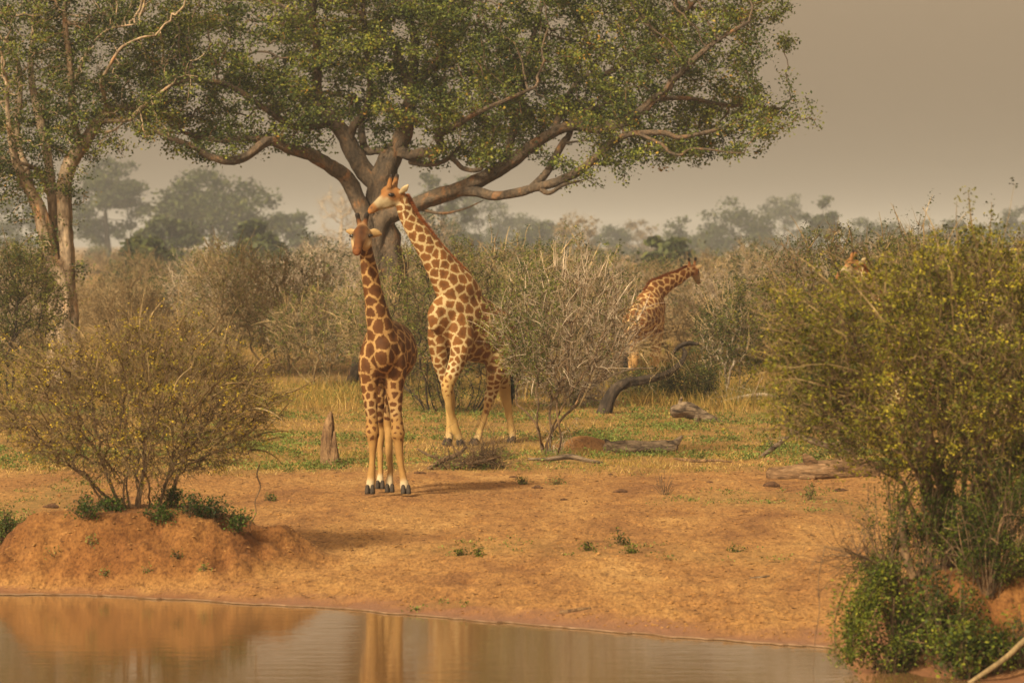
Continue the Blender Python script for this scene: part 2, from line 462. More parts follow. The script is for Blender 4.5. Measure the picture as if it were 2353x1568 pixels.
def veg_mask(x, y):
    """how much grows on the ground: 0 bare red soil, 1 grass and herbs"""
    edge = 66.9 + 1.3 * noise2(x, 0 * x, 2.2, 61) + 1.0 * noise2(x, 0 * x, 0.6, 62) + 0.7 * noise2(x, y, 0.3, 66)
    edge = edge - 3.0 * sstep(4.3, 6.0, x) * 0
    m = sstep(-1.6, 1.6, y - edge)
    hole = sstep(0.15, 0.6, noise2(x, y, 2.6, 63) * 0.6 + noise2(x, y * 0.6, 0.9, 64) * 0.5)
    m = m * (1 - 0.6 * hole * (1 - sstep(80, 95, y)))
    def ell(px, row, rx, ry, amt):
        c = ground_at(px, row)
        r = np.hypot((x - c[0]) / rx, (y - c[1]) / ry) + 0.45 * noise2(x, y * 0.5, 0.5, 65)
        return (1 - sstep(0.35, 1.1, r)) * amt
    for e in ((1720, 1150, 1.7, 2.4, 0.55), (1900, 1162, 1.0, 1.8, 0.55), (60, 1160, 0.9, 4.5, 0.9), (150, 1120, 0.6, 2.5, 0.6), (1130, 1258, 1.3, 1.3, 0.5), (1430, 1255, 1.0, 1.2, 0.4), (1290, 1268, 1.0, 1.0, 0.3), (1690, 1280, 1.0, 1.0, 0.25), (980, 1392, 0.5, 0.35, 0.5)):
        m = np.maximum(m, ell(*e))
    m = m * (1 - HEAPF(x, y))
    return m

def HEAPF(x, y):
    r = np.hypot((x - 1.30) / 0.8, (y - 74.2) / 1.3)
    return 1 - sstep(0.6, 1.1, r)

VEG = veg_mask(GX, GY)
WET = (1 - sstep(0.15, 1.3, S_ + 0.55 * noise2(GX, GY, 0.8, 71) + 0.35 * noise2(GX, GY, 0.22, 72))) * (PL < 0.03) * (S_ > -3)
MOUNDS = np.clip(np.maximum(PL, PR) * 4, 0, 1)  # mask of both mounds, where the soil colour is darker and redder
ground = gm.build('ground', None, smooth=True)
tag(ground, kind='structure')
for nm, arr in (('veg', VEG), ('wet', WET), ('mound', MOUNDS)):
    a = ground.data.attributes.new(nm, 'FLOAT', 'POINT'); a.data.foreach_set('value', arr.astype(np.float32).ravel())

m, nt, b = new_mat('red_soil')
pos = geo_pos(nt)
mp = nt.nodes.new('ShaderNodeMapping'); mp.inputs['Scale'].default_value = (1.0, 0.30, 1.0)
nt.links.new(pos, mp.inputs['Vector'])
n1 = nnoise(nt, 0.8, 7, 0.66, mp.outputs[0], 0.5); n2 = nnoise(nt, 8.5, 6, 0.68, mp.outputs[0], 0.4); n3 = nnoise(nt, 30.0, 4, 0.6, mp.outputs[0])
soil = ramp(nt, [(0.34, (0.18, 0.082, 0.027)), (0.48, (0.255, 0.126, 0.039)), (0.60, (0.30, 0.160, 0.051)), (0.70, (0.36, 0.205, 0.071))], n1.outputs[0]).outputs[0]
soil = mixc(nt, 0.62, soil, mixc(nt, 1.0, soil, ramp(nt, [(0.33, (0.36, 0.30, 0.27)), (0.44, (0.82, 0.78, 0.76)), (0.56, (1.05, 1.05, 1.05)), (0.70, (1.4, 1.42, 1.45))], n2.outputs[0]).outputs[0], 'MULTIPLY'))
soil = mixc(nt, 0.8, soil, mixc(nt, 1.0, soil, ramp(nt, [(0.34, (0.5, 0.44, 0.42)), (0.5, (1, 1, 1)), (0.70, (1.4, 1.42, 1.45))], n3.outputs[0]).outputs[0], 'MULTIPLY'))
moundc = mixc(nt, 1.0, soil, (0.60, 0.50, 0.43), 'MULTIPLY')
soil = mixc(nt, attr(nt, 'mound').outputs['Fac'], soil, moundc)
turf = ramp(nt, [(0.3, (0.10, 0.075, 0.02)), (0.45, (0.19, 0.12, 0.036)), (0.6, (0.27, 0.15, 0.048)), (0.75, (0.31, 0.16, 0.052))], n2.outputs[0]).outputs[0]
vf = nt.nodes.new('ShaderNodeMath'); vf.operation = 'MULTIPLY'; vf.inputs[1].default_value = 0.8
nt.links.new(attr(nt, 'veg').outputs['Fac'], vf.inputs[0])
col = mixc(nt, vf.outputs[0], soil, turf)
wetc = mixc(nt, n2.outputs[0], (0.15, 0.07, 0.034), (0.25, 0.115, 0.058))
wa = attr(nt, 'wet').outputs['Fac']
col = mixc(nt, wa, col, wetc)
nt.links.new(col, b.inputs['Base Color'])
rr = nt.nodes.new('ShaderNodeMapRange'); rr.inputs[3].default_value = 0.95; rr.inputs[4].default_value = 0.42
nt.links.new(wa, rr.inputs[0]); nt.links.new(rr.outputs[0], b.inputs['Roughness'])
b.inputs['Specular IOR Level'].default_value = 0.25
bp = nt.nodes.new('ShaderNodeBump'); bp.inputs['Strength'].default_value = 0.6; bp.inputs['Distance'].default_value = 0.05
nt.links.new(n2.outputs[0], bp.inputs['Height'])
bp2 = nt.nodes.new('ShaderNodeBump'); bp2.inputs['Strength'].default_value = 0.5; bp2.inputs['Distance'].default_value = 0.02
nt.links.new(n3.outputs[0], bp2.inputs['Height']); nt.links.new(bp.outputs[0], bp2.inputs['Normal'])
nt.links.new(bp2.outputs[0], b.inputs['Normal'])
M['soil'] = m
ground.data.materials.append(m)

# ------------------------------------------------------------------ water
wm = MB()
wm.add([(-300, -4, WATER_Z), (300, -4, WATER_Z), (300, 56, WATER_Z), (-300, 56, WATER_Z)], [(0, 1, 2, 3)])
m, nt, b = new_mat('muddy_water')
pos = geo_pos(nt)
mp = nt.nodes.new('ShaderNodeMapping'); mp.inputs['Scale'].default_value = (0.5, 1.6, 1.0)
nt.links.new(pos, mp.inputs['Vector'])
w1 = nnoise(nt, 2.2, 3, 0.5, mp.outputs[0], 0.3); w2 = nnoise(nt, 9.0, 2, 0.5, mp.outputs[0])
b.inputs['Base Color'].default_value = (0.165, 0.092, 0.036, 1)
b.inputs['Roughness'].default_value = 0.05
b.inputs['IOR'].default_value = 1.42
bp = nt.nodes.new('ShaderNodeBump'); bp.inputs['Strength'].default_value = 0.10; bp.inputs['Distance'].default_value = 0.02
nt.links.new(w1.outputs[0], bp.inputs['Height'])
bp2 = nt.nodes.new('ShaderNodeBump'); bp2.inputs['Strength'].default_value = 0.05; bp2.inputs['Distance'].default_value = 0.02
nt.links.new(w2.outputs[0], bp2.inputs['Height']); nt.links.new(bp.outputs[0], bp2.inputs['Normal'])
nt.links.new(bp2.outputs[0], b.inputs['Normal'])
water = wm.build('water', m)
tag(water, kind='structure')

# pale scum line along the water's edge
fm = MB()
xx = np.arange(-7, 3.5, 0.03)
yy = shore(xx)
wd = np.maximum(0.001, 0.004 + 0.06 * noise2(xx, 0 * xx, 0.7, 81) + 0.02 * noise2(xx, 0 * xx, 0.12, 82))
zz = np.full_like(xx, WATER_Z + 0.006)
v = np.concatenate((np.stack((xx, yy - wd, zz), -1), np.stack((xx, yy - wd * 0.4, zz + 0.012), -1), np.stack((xx, yy + 0.02, zz - 0.004), -1)))
n = len(xx); i = np.arange(n - 1)
q = np.vstack([np.column_stack((i + k * n, i + 1 + k * n, i + 1 + (k + 1) * n, i + (k + 1) * n)) for k in (0, 1)])
fm.add(v, q)
m, nt, b = new_mat('scum')
nn_ = nnoise(nt, 7, 3, coord=geo_pos(nt))
nt.links.new(ramp(nt, [(0.35, (0.14, 0.08, 0.042)), (0.65, (0.24, 0.155, 0.095))], nn_.outputs[0]).outputs[0], b.inputs['Base Color'])
b.inputs['Roughness'].default_value = 0.9; b.inputs['Specular IOR Level'].default_value = 0.1
foam = fm.build('shoreline_scum', m)
tag(foam, 'thin pale scum line along the edge of the muddy water', 'scum', kind='stuff')
# ------------------------------------------------------------------ plants: growth
def colonize(pos, par, att, step, dk, di, iters, jit, rng, lift=0.0):
    """space colonisation: nodes grow towards attractor points; returns all nodes and parents"""
    pos = [np.array(p, float) for p in pos]; par = list(par)
    arr = np.array(pos)
    att = np.asarray(att, float)
    best = np.full(len(att), 1e9); bi = np.zeros(len(att), int)
    def upd(new, off):
        nonlocal best, bi
        for c in range(0, len(new), 400):
            d = ((att[:, None, :] - new[None, c:c + 400, :]) ** 2).sum(-1)
            k = d.argmin(1); dm = np.sqrt(d[np.arange(len(att)), k])
            w = dm < best
            best[w] = dm[w]; bi[w] = k[w] + off + c
    upd(arr, 0)
    for _ in range(iters):
        keep = best > dk
        att, best, bi = att[keep], best[keep], bi[keep]
        ok = best < di
        if not ok.any(): break
        ids, inv = np.unique(bi[ok], return_inverse=True)
        base = arr[ids]
        dirs = np.zeros((len(ids), 3))
        np.add.at(dirs, inv, nrm(att[ok] - arr[bi[ok]]))
        dirs = nrm(dirs) + rng.normal(size=dirs.shape) * jit
        dirs[:, 2] += lift
        new = base + nrm(dirs) * step
        off = len(arr)
        arr = np.vstack((arr, new)); par.extend(ids.tolist())
        upd(new, off)
        if len(arr) > 26000: break
    return arr, np.array(par)

def pipe_radius(par, tip, p, fixed=None):
    n = len(par)
    acc = np.zeros(n); r = np.zeros(n)
    for i in range(n - 1, -1, -1):
        r[i] = acc[i] ** (1 / p) if acc[i] > 0 else tip
        if fixed is not None and i < len(fixed): r[i] = max(fixed[i], min(r[i], fixed[i] * 1.1))
        q = par[i]
        if q >= 0: acc[q] += r[i] ** p
    return r

def draw_nodes(mb, arr, par, r, start, rng, thick=0.02, tone=None):
    idx = np.arange(start, len(arr)); idx = idx[par[idx] >= 0]
    A, B = arr[par[idx]], arr[idx]
    ra, rb = np.minimum(r[par[idx]], r[idx] * 1.35), r[idx]
    tn = rng.random(len(idx)) if tone is None else np.broadcast_to(tone, len(idx))
    big = rb > thick
    prisms(mb, A[big], B[big], ra[big], rb[big], 6, tn[big])
    prisms(mb, A[~big], B[~big], ra[~big], rb[~big], 3, tn[~big])

def limb_nodes(limbs, sub=5):
    """limbs: list of (pixel rows (x, y, depth), radii in m); returns smooth polylines"""
    out = []
    for pts, rad in limbs:
        w = np.array([P(*p) for p in pts])
        r = np.interp(np.linspace(0, 1, len(w)), np.linspace(0, 1, len(rad)), rad)
        out.append(catmull(np.column_stack((w, r)), sub))
    return out

def in_poly(x, y, poly):
    poly = np.asarray(poly, float); inside = np.zeros(len(x), bool)
    j = len(poly) - 1
    for i in range(len(poly)):
        xi, yi = poly[i]; xj, yj = poly[j]
        c = ((yi > y) != (yj > y)) & (x < (xj - xi) * (y - yi) / (yj - yi + 1e-12) + xi)
        inside ^= c; j = i
    return inside

def big_tree(name, label, base, limbs, outline, depth_c, depth_fn, n_pads, pad_w, pad_h, leaves_per, leaf, bark, leafm, seed, twig_m=None, cat='tree', extra=(), tonebias=0.0):
    rng = np.random.default_rng(seed)
    root = thing(name, base, label, cat)
    lines = limb_nodes(limbs)
    tb = MB()
    npos, npar, nfix = [], [], []
    for k, L in enumerate(lines):
        tube(tb, L[:, :3], L[:, 3] * 0.88, k=20 if L[0, 3] > 0.15 else 10, sub=1, wob=0.20 if L[0, 3] > 0.12 else 0.15, seed=seed + k, wobf=4.2, flute=0.34 if L[0, 3] > 0.15 else 0.16, tone=0.45 + 0.1 * rng.random())
        for i in range(0, len(L)):
            npos.append(L[i, :3]); npar.append(-1 if i == 0 else len(npos) - 2); nfix.append(L[i, 3])
    # pads of foliage inside the outline
    o = np.asarray(outline, float)
    lo, hi = o.min(0), o.max(0)
    pads = []
    tries = 0
    npz = np.array(npos)
    while len(pads) < n_pads and tries < 60000:
        tries += 1
        x, y = rng.uniform(lo[0], hi[0]), rng.uniform(lo[1], hi[1])
        if not in_poly(np.array([x]), np.array([y]), o)[0]: continue
        dd = depth_fn(x)
        p = P(x, y, depth_c + rng.uniform(-0.55 * dd, dd))
        if all(abs(p[0] - q[0]) > pad_w * 0.42 or abs(p[1] - q[1]) > pad_w * 0.55 or abs(p[2] - q[2]) > pad_h * 0.8 for q in pads): pads.append(p)
    for (x, y, d) in extra: pads.append(P(x, y, d))
    pads = np.array(pads)
    att = np.repeat(pads, 9, 0) + rng.normal(size=(len(pads) * 9, 3)) * np.array((pad_w, pad_w, pad_h)) * 0.42
    arr, par = colonize(npos, npar, att, 0.17, 0.2, 7.0, 60, 0.28, rng, 0.03)
    r = pipe_radius(par, 0.010, 2.3, np.array(nfix))
    n0 = len(npos)
    draw_nodes(tb, arr, par, np.minimum(r, 0.09), n0, rng, tone=1.3)
    trunk = tb.build('trunk', bark, root, smooth=True)
    # leaves gather round the outer twigs
    thin = np.where((r < 0.02) & (np.arange(len(r)) >= n0))[0]
    cb = MB()
    n = n_pads * leaves_per
    spray = rng.choice(thin, n // 11 + 1); src = np.repeat(arr[spray], 11, 0)[:n]; stone = np.repeat(rng.normal(size=len(spray)) * .16, 11)[:n]
    near = pads[rng.integers(0, len(pads), n)]
    c = src + rng.normal(size=(n, 3)) * np.array((0.13, 0.13, 0.085))
    tone = np.clip(0.5 + stone + 0.27 * noise3(c / 0.9, seed) + 0.12 * rng.normal(size=n) + tonebias, 0, 1)
    leaves(cb, c, leaf * rng.uniform(0.7, 1.3, n), rng, 0.45, 0.62, tone)
    crown = cb.build('crown', leafm, root)
    tag(crown, kind='stuff')
    return root

# ------------------------------------------------------------------ the great fig tree in the middle
D0 = 100.0
fig_base = on_ground(885, D0)
br = fig_base
limbs = [
    ([(890, 905, D0), (888, 820, D0), (884, 700, D0), (880, 610, D0), (876, 555, D0), (868, 500, D0)], (0.66, 0.52, 0.46, 0.50, 0.47, 0.38)),
    ([(862, 640, D0 - .3), (852, 560, D0 - .3), (838, 500, D0 - .3), (822, 460, D0 - .3), (797, 410, D0 - .4), (762, 384, D0 - .6), (714, 356, D0 - .9), (664, 340, D0 - 1.3), (625, 324, D0 - 1.6), (600, 333, D0 - 1.8), (565, 360, D0 - 2), (525, 369, D0 - 2.1), (480, 359, D0 - 2.2), (446, 337, D0 - 2.3), (394, 319, D0 - 2.4), (356, 300, D0 - 2.4)], (0.26, 0.24, 0.20, 0.17, 0.14, 0.12, 0.10, 0.075, 0.05)),
    ([(625, 324, D0 - 1.6), (570, 318, D0 - 1.3), (510, 322, D0 - 1), (440, 310, D0 - .8), (390, 290, D0 - .6)], (0.12, 0.09, 0.07, 0.04)),
    ([(880, 560, D0), (872, 480, D0), (866, 425, D0), (830, 384, D0 + .2), (803, 338, D0 + .3), (790, 310, D0 + .3), (763, 278, D0 + .3), (742, 253, D0 + .3), (728, 215, D0 + .3), (728, 158, D0 + .3), (727, 105, D0 + .3), (718, 53, D0 + .2), (721, 0, D0), (722, -60, D0)], (0.32, 0.28, 0.22, 0.19, 0.17, 0.13, 0.11, 0.09, 0.07)),
    ([(763, 278, D0 + .3), (732, 288, D0), (690, 292, D0 - .5), (661, 286, D0 - .8), (610, 250, D0 - 1.2), (525, 196, D0 - 1.6), (469, 187, D0 - 1.8), (412, 188, D0 - 2), (349, 214, D0 - 2.2)], (0.12, 0.10, 0.085, 0.07, 0.06, 0.04)),
    ([(800, 325, D0 + .3), (812, 290, D0 + .2), (838, 258, D0), (850, 200, D0 - .4), (842, 120, D0 - .8), (837, 46, D0 - 1), (830, -30, D0 - 1)], (0.13, 0.11, 0.08, 0.06, 0.05)),
    ([(872, 480, D0), (880, 410, D0), (898, 362, D0), (920, 328, D0), (930, 300, D0), (934, 260, D0), (945, 215, D0), (950, 134, D0 - .2), (953, 84, D0 - .4), (936, 46, D0 - .5), (915, 7, D0 - .6), (905, -50, D0 - .6)], (0.38, 0.34, 0.29, 0.25, 0.21, 0.14, 0.11, 0.09, 0.07, 0.05)),
    ([(945, 215, D0), (985, 165, D0 + .8), (1024, 109, D0 + 1.3), (1048, 81, D0 + 1.5), (1076, 56, D0 + 1.7), (1115, 60, D0 + 1.9)], (0.12, 0.10, 0.08, 0.06, 0.045)),
    ([(1010, 130, D0 + 1.1), (1030, 70, D0 + 1), (1045, 35, D0 + 1), (1083, 5, D0 + 1), (1110, -40, D0 + 1)], (0.07, 0.06, 0.04)),
    ([(945, 215, D0), (925, 160, D0 + .6), (905, 110, D0 + 1), (870, 75, D0 + 1.4), (837, 46, D0 + 1.7)], (0.12, 0.10, 0.08, 0.05)),
    ([(912, 345, D0), (943, 356, D0 - .4), (971, 351, D0 - .7), (997, 351, D0 - 1), (1012, 332, D0 - 1.2), (1006, 309, D0 - 1.3), (1041, 293, D0 - 1.6), (1090, 262, D0 - 2), (1150, 235, D0 - 2.3), (1230, 200, D0 - 2.5)], (0.17, 0.14, 0.12, 0.10, 0.085, 0.06, 0.04)),
    ([(893, 350, D0), (865, 346, D0 + .3), (841, 346, D0 + .6), (832, 310, D0 + .9), (830, 275, D0 + 1.1), (815, 220, D0 + 1.4)], (0.12, 0.10, 0.11, 0.09, 0.06)),
    ([(862, 600, D0 - .15), (880, 510, D0 - .3), (929, 485, D0 - .4), (964, 467, D0 - .5), (999, 453, D0 - .6), (1048, 438, D0 - .7), (1090, 418, D0 - .8), (1154, 383, D0 - .9), (1210, 344, D0 - 1), (1270, 306, D0 - 1), (1318, 290, D0 - 1), (1364, 294, D0 - 1), (1413, 288, D0 - 1), (1446, 272, D0 - 1), (1476, 252, D0 - 1), (1503, 226, D0 - 1.1), (1528, 210, D0 - 1.2), (1545, 184, D0 - 1.3), (1571, 161, D0 - 1.4), (1597, 134, D0 - 1.5), (1650, 92, D0 - 1.6), (1720, 50, D0 - 1.7)], (0.25, 0.23, 0.21, 0.185, 0.165, 0.15, 0.14, 0.13, 0.115, 0.10, 0.085, 0.06, 0.04)),
    ([(1048, 438, D0 - .7), (1090, 440, D0 - .9), (1136, 450, D0 - 1.1), (1189, 443, D0 - 1.3), (1238, 429, D0 - 1.4), (1287, 415, D0 - 1.5), (1329, 394, D0 - 1.6), (1364, 366, D0 - 1.7), (1396, 336, D0 - 1.8), (1430, 314, D0 - 1.9), (1463, 306, D0 - 2), (1528, 306, D0 - 2), (1561, 316, D0 - 2), (1640, 300, D0 - 2)], (0.15, 0.13, 0.125, 0.12, 0.10, 0.085, 0.07, 0.045)),
    ([(1218, 436, D0 - 1.4), (1255, 397, D0 - 1.2), (1273, 362, D0 - 1), (1294, 327, D0 - .9), (1306, 312, D0 - .8), (1318, 270, D0 - .6), (1358, 250, D0 - .4), (1385, 243, D0 - .3), (1450, 200, D0)], (0.11, 0.10, 0.085, 0.07, 0.05)),
    ([(1296, 330, D0 - .9), (1318, 326, D0 - 1), (1347, 323, D0 - 1.1)], (0.045, 0.03, 0.015)),
    ([(1238, 432, D0 - 1.4), (1262, 443, D0 - 1.5), (1294, 425, D0 - 1.6), (1330, 416, D0 - 1.7)], (0.07, 0.055, 0.035)),
    ([(1035, 360, D0 - .9), (1048, 372, D0 - 1), (1066, 388, D0 - 1.1), (1101, 390, D0 - 1.2), (1111, 369, D0 - 1.3), (1115, 348, D0 - 1.3), (1130, 320, D0 - 1.3)], (0.07, 0.06, 0.055, 0.04)),
    ([(943, 372, D0 - .3), (980, 378, D0 - .5), (1010, 374, D0 - .7), (1035, 360, D0 - .9), (1060, 330, D0 - 1)], (0.08, 0.07, 0.06, 0.04)),
    ([(964, 480, D0 - .5), (1013, 490, D0 - .6), (1066, 480, D0 - .7), (1111, 460, D0 - .8)], (0.05, 0.035, 0.012)),
    ([(1463, 306, D0 - 2), (1520, 332, D0 - 2.2), (1538, 350, D0 - 2.3), (1564, 356, D0 - 2.4), (1586, 342, D0 - 2.4), (1640, 345, D0 - 2.4), (1676, 351, D0 - 2.4), (1709, 352, D0 - 2.4)], (0.05, 0.045, 0.03, 0.015)),
    ([(1500, 228, D0 - 1.1), (1580, 226, D0 - .6), (1660, 240, D0 - .2), (1740, 245, D0), (1800, 250, D0)], (0.07, 0.055, 0.04, 0.02)),
    ([(1270, 306, D0 - 1), (1300, 230, D0 + .2), (1340, 178, D0 + .6), (1396, 168, D0 + .8), (1460, 120, D0 + 1), (1540, 60, D0 + 1), (1600, 0, D0 + 1)], (0.10, 0.08, 0.06, 0.05)),
    ([(1154, 383, D0 - .9), (1180, 300, D0 + .3), (1200, 210, D0 + 1), (1215, 120, D0 + 1.4), (1240, 30, D0 + 1.6), (1250, -40, D0 + 1.6)], (0.10, 0.085, 0.06, 0.045)),
]
# buttressed roots and fused stems at the foot
for px, dd, rr0 in ((862, -.35, .22), (905, -.3, .24), (842, .1, .17), (925, .1, .18)):
    limbs.append(([(px + (px - 885) * 0.9, 905, D0 + dd * 1.6), (px + (px - 885) * 0.25, 800, D0 + dd), (px, 690, D0 + dd), (px - (px - 885) * 0.2, 590, D0 + dd * .8), (878, 510, D0 + dd * .4)], (rr0 * 1.2, rr0, rr0 * .95, rr0 * .85, rr0 * .7)))
outline = [(345, 300), (400, 328), (450, 345), (520, 340), (600, 325), (655, 296), (720, 276), (770, 262), (820, 300), (875, 335), (905, 280), (965, 292), (1000, 330), (1050, 372), (1110, 375), (1150, 335), (1225, 305), (1290, 296), (1390, 300), (1460, 365), (1560, 372), (1620, 360), (1650, 368), (1700, 335), (1755, 312), (1800, 280), (1806, 245), (1765, 208), (1725, 205), (1700, 180), (1715, 145), (1735, 105), (1765, 65), (1785, 15), (1790, -60), (1630, -150), (1200, -190), (700, -170), (430, -90), (360, 40), (330, 180)]
sprigs = [(1320, 365, D0 - 1.6), (1310, 385, D0 - 1.6), (1400, 360, D0 - 1.8), (1415, 380, D0 - 1.8), (1385, 395, D0 - 1.8), (1110, 352, D0 - 1.3), (1080, 340, D0 - 1.2), (1140, 350, D0 - 1.3), (1060, 360, D0 - 1.1), (860, 325, D0 + .5), (850, 300, D0 + .6), (480, 340, D0 - 2.2), (545, 345, D0 - 2), (700, 325, D0 + .8), (680, 330, D0 + .8)]
big_tree('fig_tree', 'huge spreading fig tree with thick bare limbs behind the two nuzzling giraffes', br, limbs, outline, D0, lambda x: 1.2 + 3.6 * math.sqrt(max(0.0, 1 - ((x - 1080) / 800.0) ** 2)), 440, 1.05, 0.46, 430, 0.078, M['fig_bark'], M['fig_leaf'], 5, extra=sprigs)

# ------------------------------------------------------------------ the pale-barked tree on the left
D1 = 98.0
lt = on_ground(146, D1)
limbs = [
    ([(152, 925, D1), (150, 850, D1), (147, 780, D1), (146, 720, D1), (142, 660, D1), (132, 610, D1)], (0.44, 0.39, 0.36, 0.33, 0.30, 0.24)),
    ([(122, 915, D1 - .1), (124, 820, D1 - .1), (126, 745, D1 - .1), (130, 690, D1 - .1), (140, 640, D1)], (0.2, 0.18, 0.17, 0.16, 0.12)),
    ([(135, 670, D1), (119, 612, D1 - .1), (106, 543, D1 - .2), (91, 487, D1 - .3), (75, 446, D1 - .4), (56, 418, D1 - .5), (42, 387, D1 - .6), (31, 346, D1 - .7), (20, 280, D1 - .9), (15, 200, D1 - 1)], (0.22, 0.195, 0.18, 0.17, 0.145, 0.12, 0.10, 0.075, 0.05)),
    ([(150, 680, D1), (154, 612, D1), (151, 518, D1), (147, 440, D1), (155, 390, D1), (172, 358, D1), (190, 335, D1), (203, 314, D1), (226, 281, D1 + .2), (247, 259, D1 + .3), (277, 247, D1 + .5), (311, 246, D1 + .7), (360, 225, D1 + .9)], (0.24, 0.21, 0.20, 0.195, 0.175, 0.15, 0.125, 0.10, 0.075, 0.045)),
    ([(140, 660, D1), (136, 596, D1 + .2), (126, 518, D1 + .2), (122, 456, D1 + .2), (116, 409, D1 + .3), (107, 346, D1 + .4), (95, 289, D1 + .5), (82, 236, D1 + .6), (70, 150, D1 + .8), (80, 60, D1 + .8), (85, -30, D1 + .8)], (0.16, 0.15, 0.14, 0.125, 0.105, 0.08, 0.06)),
    ([(186, 340, D1), (172, 290, D1 - .3), (165, 240, D1 - .5), (163, 190, D1 - .6), (158, 120, D1 - .7), (150, 60, D1 - .8), (148, -20, D1 - .8)], (0.11, 0.095, 0.085, 0.075, 0.05)),
    ([(160, 55, D1 - .8), (146, 40, D1 - .8), (135, 20, D1 - .9), (122, -10, D1 - .9)], (0.05, 0.03)),
    ([(75, 446, D1 - .4), (66, 400, D1 - .1), (48, 352, D1 + .2), (38, 300, D1 + .4), (45, 230, D1 + .6), (45, 161, D1 + .6), (22, 105, D1 + .6), (-5, 79, D1 + .6)], (0.09, 0.08, 0.07, 0.06, 0.05)),
    ([(108, 440, D1 + .2), (90, 395, D1), (60, 378, D1 - .2), (20, 370, D1 - .4), (-20, 350, D1 - .5)], (0.07, 0.055, 0.04)),
    ([(226, 281, D1 + .2), (270, 277, D1), (300, 274, D1 - .2), (316, 256, D1 - .4), (345, 230, D1 - .6), (400, 190, D1 - .8)], (0.07, 0.06, 0.05, 0.03)),
    ([(215, 300, D1 + .1), (240, 304, D1 - .1), (264, 298, D1 - .3), (280, 284, D1 - .4)], (0.045, 0.04, 0.02)),
    ([(165, 200, D1 - .5), (200, 120, D1 - .9), (217, 94, D1 - 1), (244, 71, D1 - 1.1), (270, 62, D1 - 1.2), (320, 55, D1 - 1.3)], (0.05, 0.034, 0.026, 0.016)),
    ([(230, 190, D1 - .8), (270, 120, D1 - 1.2), (292, 101, D1 - 1.2), (326, 86, D1 - 1.3), (356, 82, D1 - 1.3)], (0.045, 0.035, 0.02)),
    ([(247, 259, D1 + .3), (240, 225, D1 - .4), (230, 190, D1 - .8)], (0.06, 0.05)),
]
outline = [(-60, 430), (20, 420), (70, 400), (60, 340), (110, 345), (165, 330), (205, 290), (270, 292), (330, 305), (375, 290), (395, 200), (420, 60), (400, -80), (200, -140), (-60, -140)]
sprigs = [(20, 440, D1 - .5), (45, 470, D1 - .4), (10, 400, D1 - .6), (50, 330, D1), (85, 430, D1 - .2), (115, 380, D1), (140, 345, D1), (170, 400, D1 - .3), (200, 345, D1), (130, 440, D1 - .3), (120, 520, D1 - .3), (128, 570, D1 - .3), (140, 620, D1 - .3), (0, 480, D1 - .4), (250, 305, D1 - .2), (300, 320, D1)]
big_tree('pale_bark_tree', 'tree with three pale flaking stems from one base at the left edge', lt, limbs, outline, D1, lambda x: 2.6, 190, 1.0, 0.48, 370, 0.068, M['pale_bark'], M['fig_leaf'], 8, extra=sprigs, tonebias=-0.03)
# ------------------------------------------------------------------ giraffes
def hide_mat():
    m, nt, b = new_mat('giraffe_hide')
    tc = nt.nodes.new('ShaderNodeTexCoord')
    n = nnoise(nt, 34, 4, 0.65, tc.outputs['Object']); n2 = nnoise(nt, 5, 3, 0.5, tc.outputs['Object']); n3 = nnoise(nt, 90, 2, 0.6, tc.outputs['Object'])
    e = attr(nt, 'edge').outputs['Fac']
    ad = nt.nodes.new('ShaderNodeMath'); ad.operation = 'MULTIPLY_ADD'; ad.inputs[1].default_value = 0.34; ad.inputs[2].default_value = -0.17
    nt.links.new(n.outputs[0], ad.inputs[0])
    n4 = nnoise(nt, 11, 2, 0.5, tc.outputs['Object'])
    ae = nt.nodes.new('ShaderNodeMath'); ae.operation = 'MULTIPLY_ADD'; ae.inputs[1].default_value = 0.30
    nt.links.new(n4.outputs[0], ae.inputs[0])
    as_ = nt.nodes.new('ShaderNodeMath'); as_.operation = 'SUBTRACT'; as_.inputs[1].default_value = 0.15
    nt.links.new(e, as_.inputs[0]); nt.links.new(as_.outputs[0], ae.inputs[2])
    sm = nt.nodes.new('ShaderNodeMath'); sm.operation = 'ADD'
    nt.links.new(ae.outputs[0], sm.inputs[0]); nt.links.new(ad.outputs[0], sm.inputs[1])
    mr = nt.nodes.new('ShaderNodeMapRange'); mr.interpolation_type = 'SMOOTHSTEP'
    mr.inputs[1].default_value = -0.025; mr.inputs[2].default_value = 0.045
    nt.links.new(sm.outputs[0], mr.inputs[0])
    pc = attr(nt, 'hide_patch').outputs['Color']
    core = ramp(nt, [(0.0, (1.22, 1.25, 1.25)), (0.28, (0.92, 0.9, 0.9)), (0.42, (0.72, 0.68, 0.66))], e).outputs[0]
    pc = mixc(nt, 1.0, pc, core, 'MULTIPLY')
    bc = attr(nt, 'hide_base').outputs['Color']
    c = mixc(nt, mr.outputs[0], bc, pc)
    c = mixc(nt, 1.0, c, ramp(nt, [(0.3, (0.84, 0.82, 0.80)), (0.7, (1.10, 1.10, 1.10))], n2.outputs[0]).outputs[0], 'MULTIPLY')
    c = mixc(nt, 1.0, c, ramp(nt, [(0.3, (0.88, 0.87, 0.86)), (0.7, (1.08, 1.08, 1.08))], n3.outputs[0]).outputs[0], 'MULTIPLY')
    nt.links.new(c, b.inputs['Base Color'])
    b.inputs['Roughness'].default_value = 0.75; b.inputs['Specular IOR Level'].default_value = 0.2
    bp = nt.nodes.new('ShaderNodeBump'); bp.inputs['Strength'].default_value = 0.25; bp.inputs['Distance'].default_value = 0.015
    nt.links.new(n.outputs[0], bp.inputs['Height']); nt.links.new(bp.outputs[0], b.inputs['Normal'])
    return m

